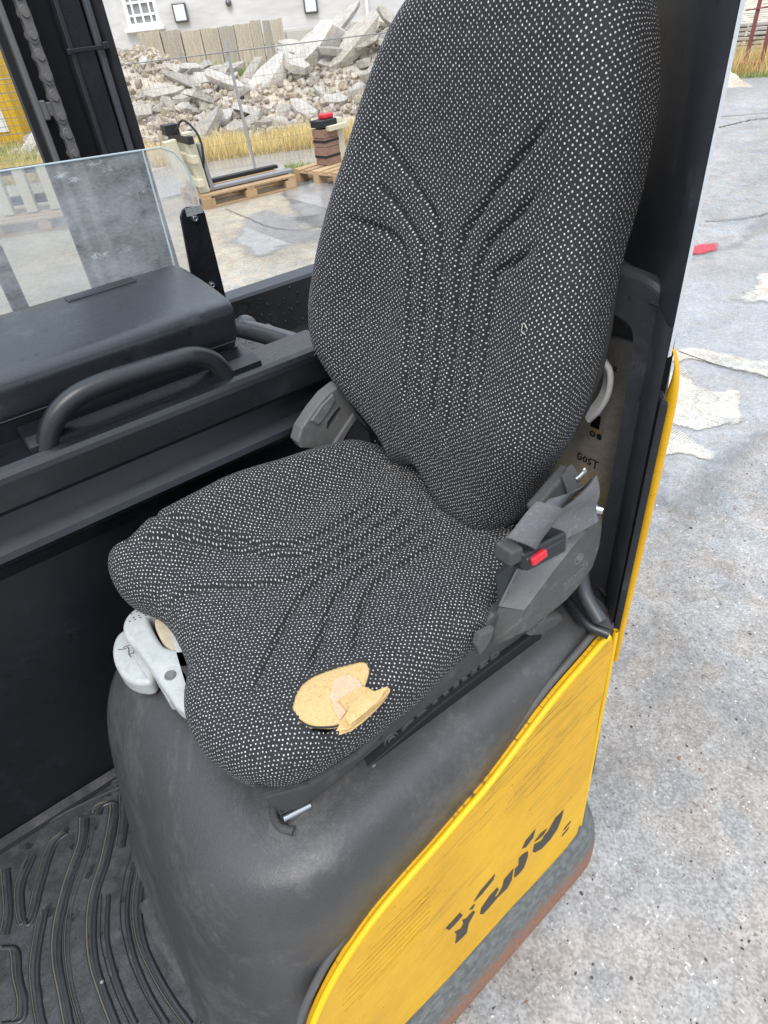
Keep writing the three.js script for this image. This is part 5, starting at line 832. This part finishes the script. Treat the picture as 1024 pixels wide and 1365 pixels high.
// plastic pan below the cushion, rails
const zs = -0.432;
{
  const o = pxSide([[350, 1063], [360, 1076], [376, 1084], [398, 1080], [428, 1062], [520, 985], [620, 905], [705, 845], [735, 815], [700, 800], [660, 820], [600, 885], [480, 1005], [415, 1045]], zs);
  sub('seat_pan', sideSlab(o, zs, 0.26, 0.006), M.seatPan, 'black plastic seat pan with embossed lettering');
  const rail = pxSide([[456, 1052], [468, 1058], [600, 945], [718, 858], [722, 846], [706, 848], [580, 944]], zs + 0.008);
  sub('seat_rail', sideSlab(rail, zs + 0.010, 0.03, 0.002), M.mastBlack, 'black slotted seat rail');
  const cl = [[498, 1022], [511, 1013], [526, 1006], [566, 972], [581, 962], [592, 952], [630, 924], [636, 920]].map(([x, y]) => U(x, y, 'z', zs + 0.012)); for (const p of cl) sub('rail_slot', at(rbox(0.008, 0.004, 0.004, 0.001), p.x, p.y, p.z, 0, 0, 0.1), M.greyLight);
  const a = U(376, 1092, 'z', zs), b = U(412, 1074, 'z', zs); sub('adjuster_rod', tube([a, a.clone().lerp(b, 0.5), b], 0.0062, 12, 14), M.steel, 'bright end of the adjuster rod');
  sub('rail_end', at(rbox(0.03, 0.02, 0.02, 0.004), a.x + 0.015, a.y - 0.006, a.z - 0.012), M.black2);
}
const font = await new FontLoader().loadAsync('fonts/droid/droid_sans_bold.typeface.json');
{
  const a = U(537, 984, 'z', zs), b = U(668, 876, 'z', zs), L = b.clone().sub(a), len = L.length();
  const tg = new TextGeometry('GRAMMER', { font, size: 0.027, depth: 0.002, curveSegments: 4, bevelEnabled: true, bevelThickness: 0.0006, bevelSize: 0.0005, bevelSegments: 1 });
  tg.computeBoundingBox(); const bb = tg.boundingBox; tg.translate(-bb.min.x, -bb.min.y, 0); tg.scale(len / (bb.max.x - bb.min.x), 1, 1);
  sub('embossed_lettering', at(tg, a.x, a.y, zs - 0.0002, 0, 0, Math.atan2(L.y, L.x)), M.seatPan, 'embossed word GRAMMER on the seat pan');
  const c = U(522, 990, 'z', zs); sub('embossed_emblem', at(merge([new THREE.TorusGeometry(0.0115, 0.0018, 8, 28), at(new THREE.TorusGeometry(0.005, 0.0022, 8, 20), 0.001, 0, 0)]), c.x, c.y + 0.008, zs), M.seatPan);
}
// recliner cover on the door side
const zq = -0.405;
{
  // flat moulded facets: side face, sloped top face, lower front face; z given per corner
  const W = (x, y, dz = 0) => U(640 + x / 4.55, 580 + y / 4.55, 'z', zq + dz);
  const facets = (list) => { const gs = list.map(f => { const P = f.map(p => W(...p)), c = P.map(p => V2(p.x, p.y)), tri = THREE.ShapeUtils.triangulateShape(c, []), pos = []; for (const t of tri) for (const k of t) pos.push(P[k].x, P[k].y, P[k].z); const g = new THREE.BufferGeometry(); g.setAttribute('position', new THREE.Float32BufferAttribute(pos, 3)); g.setAttribute('uv', new THREE.Float32BufferAttribute(pos.flatMap((_, q) => q % 3 ? [] : [pos[q] * 4, pos[q + 1] * 4]), 2)); g.computeVertexNormals(); return g; }); return merge(gs); };
  M.greyD = M.grey.clone(); M.greyD.side = THREE.DoubleSide;
  const rim = [[268, 1062], [356, 945], [440, 832], [540, 706], [640, 580], [705, 490], [735, 478], [738, 560], [722, 680], [682, 800], [612, 900], [522, 1000], [440, 1066], [300, 1180], [214, 1216], [242, 1150]];
  const back = rim.map(([x, y]) => [x, y, -0.055]);
  const walls = rim.map((p, k) => { const q = rim[(k + 1) % rim.length]; return [p, q, [...q.slice(0, 2), -0.004], [...p.slice(0, 2), -0.004]]; }); void back; void walls;
  const mkWall = rim.map((p, k) => { const q = rim[(k + 1) % rim.length], a = W(...p), b = W(...q), c = b.clone().add(V3(0, 0, -0.06)), d = a.clone().add(V3(0, 0, -0.06)); const g = new THREE.BufferGeometry(); g.setAttribute('position', new THREE.Float32BufferAttribute([a, b, c, a, c, d].flatMap(v => v.toArray()), 3)); g.setAttribute('uv', new THREE.Float32BufferAttribute([0, 0, 1, 0, 1, 1, 0, 0, 1, 1, 0, 1], 2)); g.computeVertexNormals(); return g; });
  sub('recliner_cover', merge([facets([rim]), ...mkWall]), M.greyD, 'grey plastic recliner cover below the buckle');
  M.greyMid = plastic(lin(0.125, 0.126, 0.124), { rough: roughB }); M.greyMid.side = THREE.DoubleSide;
  const stripG = (A, B) => { const P = A.map((p, k) => [W(...p), W(...B[k])]), pos = [], uv = [], idx = []; P.forEach(([a, b], k) => { pos.push(...a.toArray(), ...b.toArray()); uv.push(a.x * 4, a.y * 4, b.x * 4, b.y * 4 + 0.2); if (k) { const q = 2 * k; idx.push(q - 2, q - 1, q, q - 1, q + 1, q); } }); const g = new THREE.BufferGeometry(); g.setAttribute('position', new THREE.Float32BufferAttribute(pos, 3)); g.setAttribute('uv', new THREE.Float32BufferAttribute(uv, 2)); g.setIndex(idx); g.computeVertexNormals(); return g; };
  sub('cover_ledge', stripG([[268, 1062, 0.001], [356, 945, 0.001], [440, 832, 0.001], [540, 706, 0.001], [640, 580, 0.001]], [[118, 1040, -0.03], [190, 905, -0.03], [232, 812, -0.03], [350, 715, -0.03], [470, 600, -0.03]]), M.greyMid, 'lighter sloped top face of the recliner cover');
  sub('cover_front', stripG([[268, 1062, 0.0005], [242, 1150, 0.0005], [205, 1225, 0]], [[112, 1044, -0.03], [74, 1180, -0.03], [66, 1290, -0.03]]), M.greyD);
  sub('cover_inset', facets([[[118, 1030, -0.024], [225, 812, -0.026], [212, 760, -0.03], [150, 740, -0.04], [95, 860, -0.045], [88, 960, -0.04]]]), (() => { const m = M.black2.clone(); m.side = THREE.DoubleSide; return m; })());
  sub('cover_rib', tube([W(120, 1036, -0.023), W(170, 930, -0.024), W(228, 814, -0.025)], 0.0022, 20, 8), M.greyMid);
  const em = U(772, 745, 'z', zq); sub('embossed_emblem', at(merge([at(new THREE.TorusGeometry(0.009, 0.0012, 8, 26), 0, 0, 0), at(new THREE.TorusGeometry(0.004, 0.0016, 8, 16), 0.001, 0.001, 0)]), em.x, em.y, zq - 0.0005), M.greyLight);
  const tg = new TextGeometry('GRAMMER', { font, size: 0.008, depth: 0.0008, curveSegments: 3 }); tg.computeBoundingBox(); tg.translate(-tg.boundingBox.max.x / 2, 0, 0);
  const tp = U(768, 766, 'z', zq); sub('embossed_lettering', at(tg, tp.x, tp.y - 0.004, zq - 0.0002, 0, 0, 0.18), M.greyLight);
  const sc = U(722, 824, 'z', zq); sub('cover_plug', at(new THREE.TorusGeometry(0.0105, 0.0014, 8, 24), sc.x, sc.y, zq - 0.0005), M.grey);
  const wing = pxSide([[700, 862], [706, 846], [738, 822], [752, 822], [748, 838], [730, 848], [716, 864]], zq - 0.02); sub('cover_lug', sideSlab(smoothPts(wing, 40), zq - 0.02, 0.03, 0.006), M.grey);
  const bolt = U(797, 678, 'z', zq); sub('bolt', at(merge([new THREE.CylinderGeometry(0.0065, 0.008, 0.01, 6), at(new THREE.CylinderGeometry(0.0105, 0.0105, 0.003, 20), 0, -0.005, 0)]), bolt.x, bolt.y, zq + 0.003, Math.PI / 2, 0, -0.5), M.steel);
  const hook = pxSide([[636, 862], [640, 848], [660, 838], [656, 852], [648, 866], [640, 874]], zs + 0.02); sub('cover_clip', sideSlab(hook, zs + 0.02, 0.012, 0.003), M.grey);
}
// belt buckle and folded webbing
{
  const z = -0.368, B = (x, y) => U(x, y, 'z', z), a = B(686, 748), b = B(752, 712), L = b.clone().sub(a), an = Math.atan2(L.y, L.x), m = a.clone().lerp(b, 0.52);
  sub('buckle_body', at(merge([rbox(0.078, 0.026, 0.03, 0.006, 3), at(rbox(0.07, 0.02, 0.034, 0.005), 0.0, -0.004, 0)]), m.x, m.y - 0.006, z - 0.006, -0.25, 0, an), M.black2, 'black belt buckle body');
  const r = B(709, 738); sub('release_button', at(rbox(0.026, 0.011, 0.017, 0.003, 3), r.x, r.y, z + 0.006, -0.3, 0, an + 0.15), M.red, 'red belt release button');
  const tn = B(683, 735); sub('latch_tongue', at(rbox(0.02, 0.022, 0.028, 0.004), tn.x - 0.002, tn.y - 0.002, z - 0.004, 0, 0, an), M.seatPan);
  // webbing: bands bent along their width
  const band = (A, Bq, C, D, bulge, zz, th = 0.0022, wav = 0) => { const n = 20, k = 10, pos = [], uv = [], idx = []; const P = [A, Bq, C, D].map(([x, y, dz = 0]) => U(x, y, 'z', zz + dz)); for (let i = 0; i <= n; i++) for (let j = 0; j <= k; j++) { const u = i / n, v = j / k; const p = P[0].clone().lerp(P[1], u).lerp(P[3].clone().lerp(P[2], u), v); p.z += bulge * Math.sin(Math.PI * v) + wav * Math.sin(u * 7 + v * 3); p.y += bulge * 0.5 * Math.sin(Math.PI * v); pos.push(p.x, p.y, p.z); uv.push(u * 2, v * 2); } for (let i = 0; i < n; i++) for (let j = 0; j < k; j++) { const q = i * (k + 1) + j; idx.push(q, q + 1, q + k + 1, q + 1, q + k + 2, q + k + 1); } const g = new THREE.BufferGeometry(); g.setAttribute('position', new THREE.Float32BufferAttribute(pos, 3)); g.setAttribute('uv', new THREE.Float32BufferAttribute(uv, 2)); g.setIndex(idx); g.computeVertexNormals(); const back = g.clone(); back.translate(0, -th, -th); return merge([g, back]); };
  M.webbing.side = THREE.DoubleSide;
  sub('belt_webbing', band([676, 716], [716, 668], [748, 682], [712, 736], 0.016, -0.372, 0.002, 0.0006), M.webbing, 'grey folded belt webbing over the buckle');
  sub('belt_webbing', band([712, 732], [742, 680], [797, 634], [798, 694], 0.004, -0.385, 0.002, 0.003), M.webbing, 'grey belt webbing running to the back');
  sub('belt_webbing', band([718, 672], [745, 662], [798, 628], [742, 690], 0.008, -0.398, 0.002, 0.002), M.webbing);
  sub('belt_webbing', band([748, 634], [762, 618], [776, 650], [756, 668], 0.003, -0.44, 0.002, 0.001), M.webbing);
  const st = B(795, 645); sub('belt_clip', at(merge([at(rbox(0.012, 0.005, 0.003, 0.001), 0, 0, 0), at(rbox(0.005, 0.009, 0.003, 0.001), 0.008, 0.001, 0), at(rbox(0.005, 0.009, 0.003, 0.001), -0.006, -0.001, 0)]), st.x, st.y, -0.392, 0, 0, 0.4), M.steel);
  sub('belt_bracket', at(rbox(0.08, 0.06, 0.02, 0.006), ...U(738, 662, 'z', -0.45).toArray(), 0, 0, 0.5), M.seatPan);
}
// grey recliner handle on the far side
{
  const z = -0.935, P = l => pxSide(l, z);
  const o = P([[397, 590], [402, 572], [418, 548], [434, 528], [452, 514], [462, 525], [470, 540], [492, 572], [486, 592], [440, 600], [402, 598]]);
  const slot = P([[433, 572], [434, 562], [446, 546], [454, 538], [457, 545], [446, 565], [438, 577]]);
  sub('recline_handle', sideSlab(o, z, 0.03, 0.004, [slot], 3), M.greyMid, 'pale grey recline handle beside the backrest');
  const pad = P([[414, 560], [428, 540], [443, 525], [446, 532], [436, 550], [423, 566]]); sub('handle_pad', sideSlab(pad, z + 0.004, 0.006, 0.0015), M.greyLight);
  const rib = P([[442, 592], [458, 568], [470, 550], [474, 556], [462, 575], [450, 596]]); sub('handle_rib', sideSlab(rib, z + 0.006, 0.008, 0.002), M.greyLight);
  const blk = P([[450, 600], [466, 572], [474, 556], [492, 574], [494, 596]]); sub('hinge_cover', sideSlab(blk, z + 0.004, 0.02, 0.003), M.black2);
}
// weight adjuster under the front edge
M.white = std({ color: lin(0.6, 0.62, 0.6), roughness: 0.5, roughnessMap: roughB, bumpMap: rep(grainBump, 4, 4), bumpScale: 0.0003, map: rep(wallTex, 2, 2) });
{
  const flatSlab = (l, y, th, bv, holes = []) => { const C = l.map(([a, b]) => { const p = U(a, b, 'y', y); return V2(p.x, p.z); }); return slab(C, V3(0, y - th, 0), EX, EZ, EY, th, bv, holes.map(h => h.map(([a, b]) => { const p = U(a, b, 'y', y); return V2(p.x, p.z); })), 4); };
  const sm = (l, n = 90) => { const c = new THREE.CatmullRomCurve3(l.map(([x, y]) => V3(x, y, 0)), true, 'centripetal').getSpacedPoints(n).slice(0, n); return c.map(p => [p.x, p.y]); };
  const arm = sm([[163, 832], [170, 818], [186, 806], [204, 801], [222, 806], [262, 880], [262, 950], [238, 944], [222, 924], [204, 898], [184, 868], [166, 848]], 110);
  const hole = sm([[198, 822], [205, 818], [222, 822], [246, 862], [240, 864], [222, 862], [214, 856]], 40);
  sub('adjuster_arm', flatSlab(arm, 0.965, 0.03, 0.008, [hole]), M.white, 'white weight adjuster arm under the cushion front');
  const knob = sm([[149, 866], [154, 848], [166, 838], [184, 838], [200, 860], [206, 890], [200, 908], [182, 910], [164, 902], [153, 886]], 80);
  sub('adjuster_knob', flatSlab(knob, 0.935, 0.035, 0.008), M.white, 'round white adjuster knob with a lever symbol');
  sub('indicator_block', flatSlab(sm([[206, 826], [222, 822], [246, 858], [242, 868], [220, 860]], 40), 0.962, 0.03, 0.004), std({ color: lin(0.62, 0.52, 0.36), roughness: 0.8, map: rep(wallTex, 3, 3) }));
  const y = 0.966, W = (a, b, yy = y) => U(a, b, 'y', yy);
  const sym = [[[157, 866], [166, 865], [171, 863], [172, 872], [175, 876]], [[164, 863], [174, 860], [180, 862]], [[172, 872], [178, 870], [178, 864]]]; for (const s of sym) sub('lever_symbol', tube(s.map(([a, b]) => W(a, b, 0.9355)), 0.0008, 12, 5), M.grey);
  const dq = W(227, 900); sub('round_inset', at(merge([new THREE.TorusGeometry(0.0075, 0.0014, 8, 24), at(new THREE.CylinderGeometry(0.006, 0.006, 0.002, 20), 0, 0, 0, Math.PI / 2)]), dq.x, y, dq.z, Math.PI / 2), M.greyLight);
  for (let i = 0; i < 14; i++) { const p = W(175 + (i % 5) * 7 + (i > 4 ? 3 : 0) - (i > 9 ? 5 : 0), 818 - (i % 5) * 2.6 + Math.floor(i / 5) * 5); sub('grip_dimple', at(new THREE.SphereGeometry(0.0013, 8, 6), p.x, y - 0.0004, p.z), M.grey); }
  sub('adjuster_stem', at(rbox(0.06, 0.03, 0.09, 0.006), 0.05, 0.93, -0.72), M.white);
}
renderer.render(scene, camera);
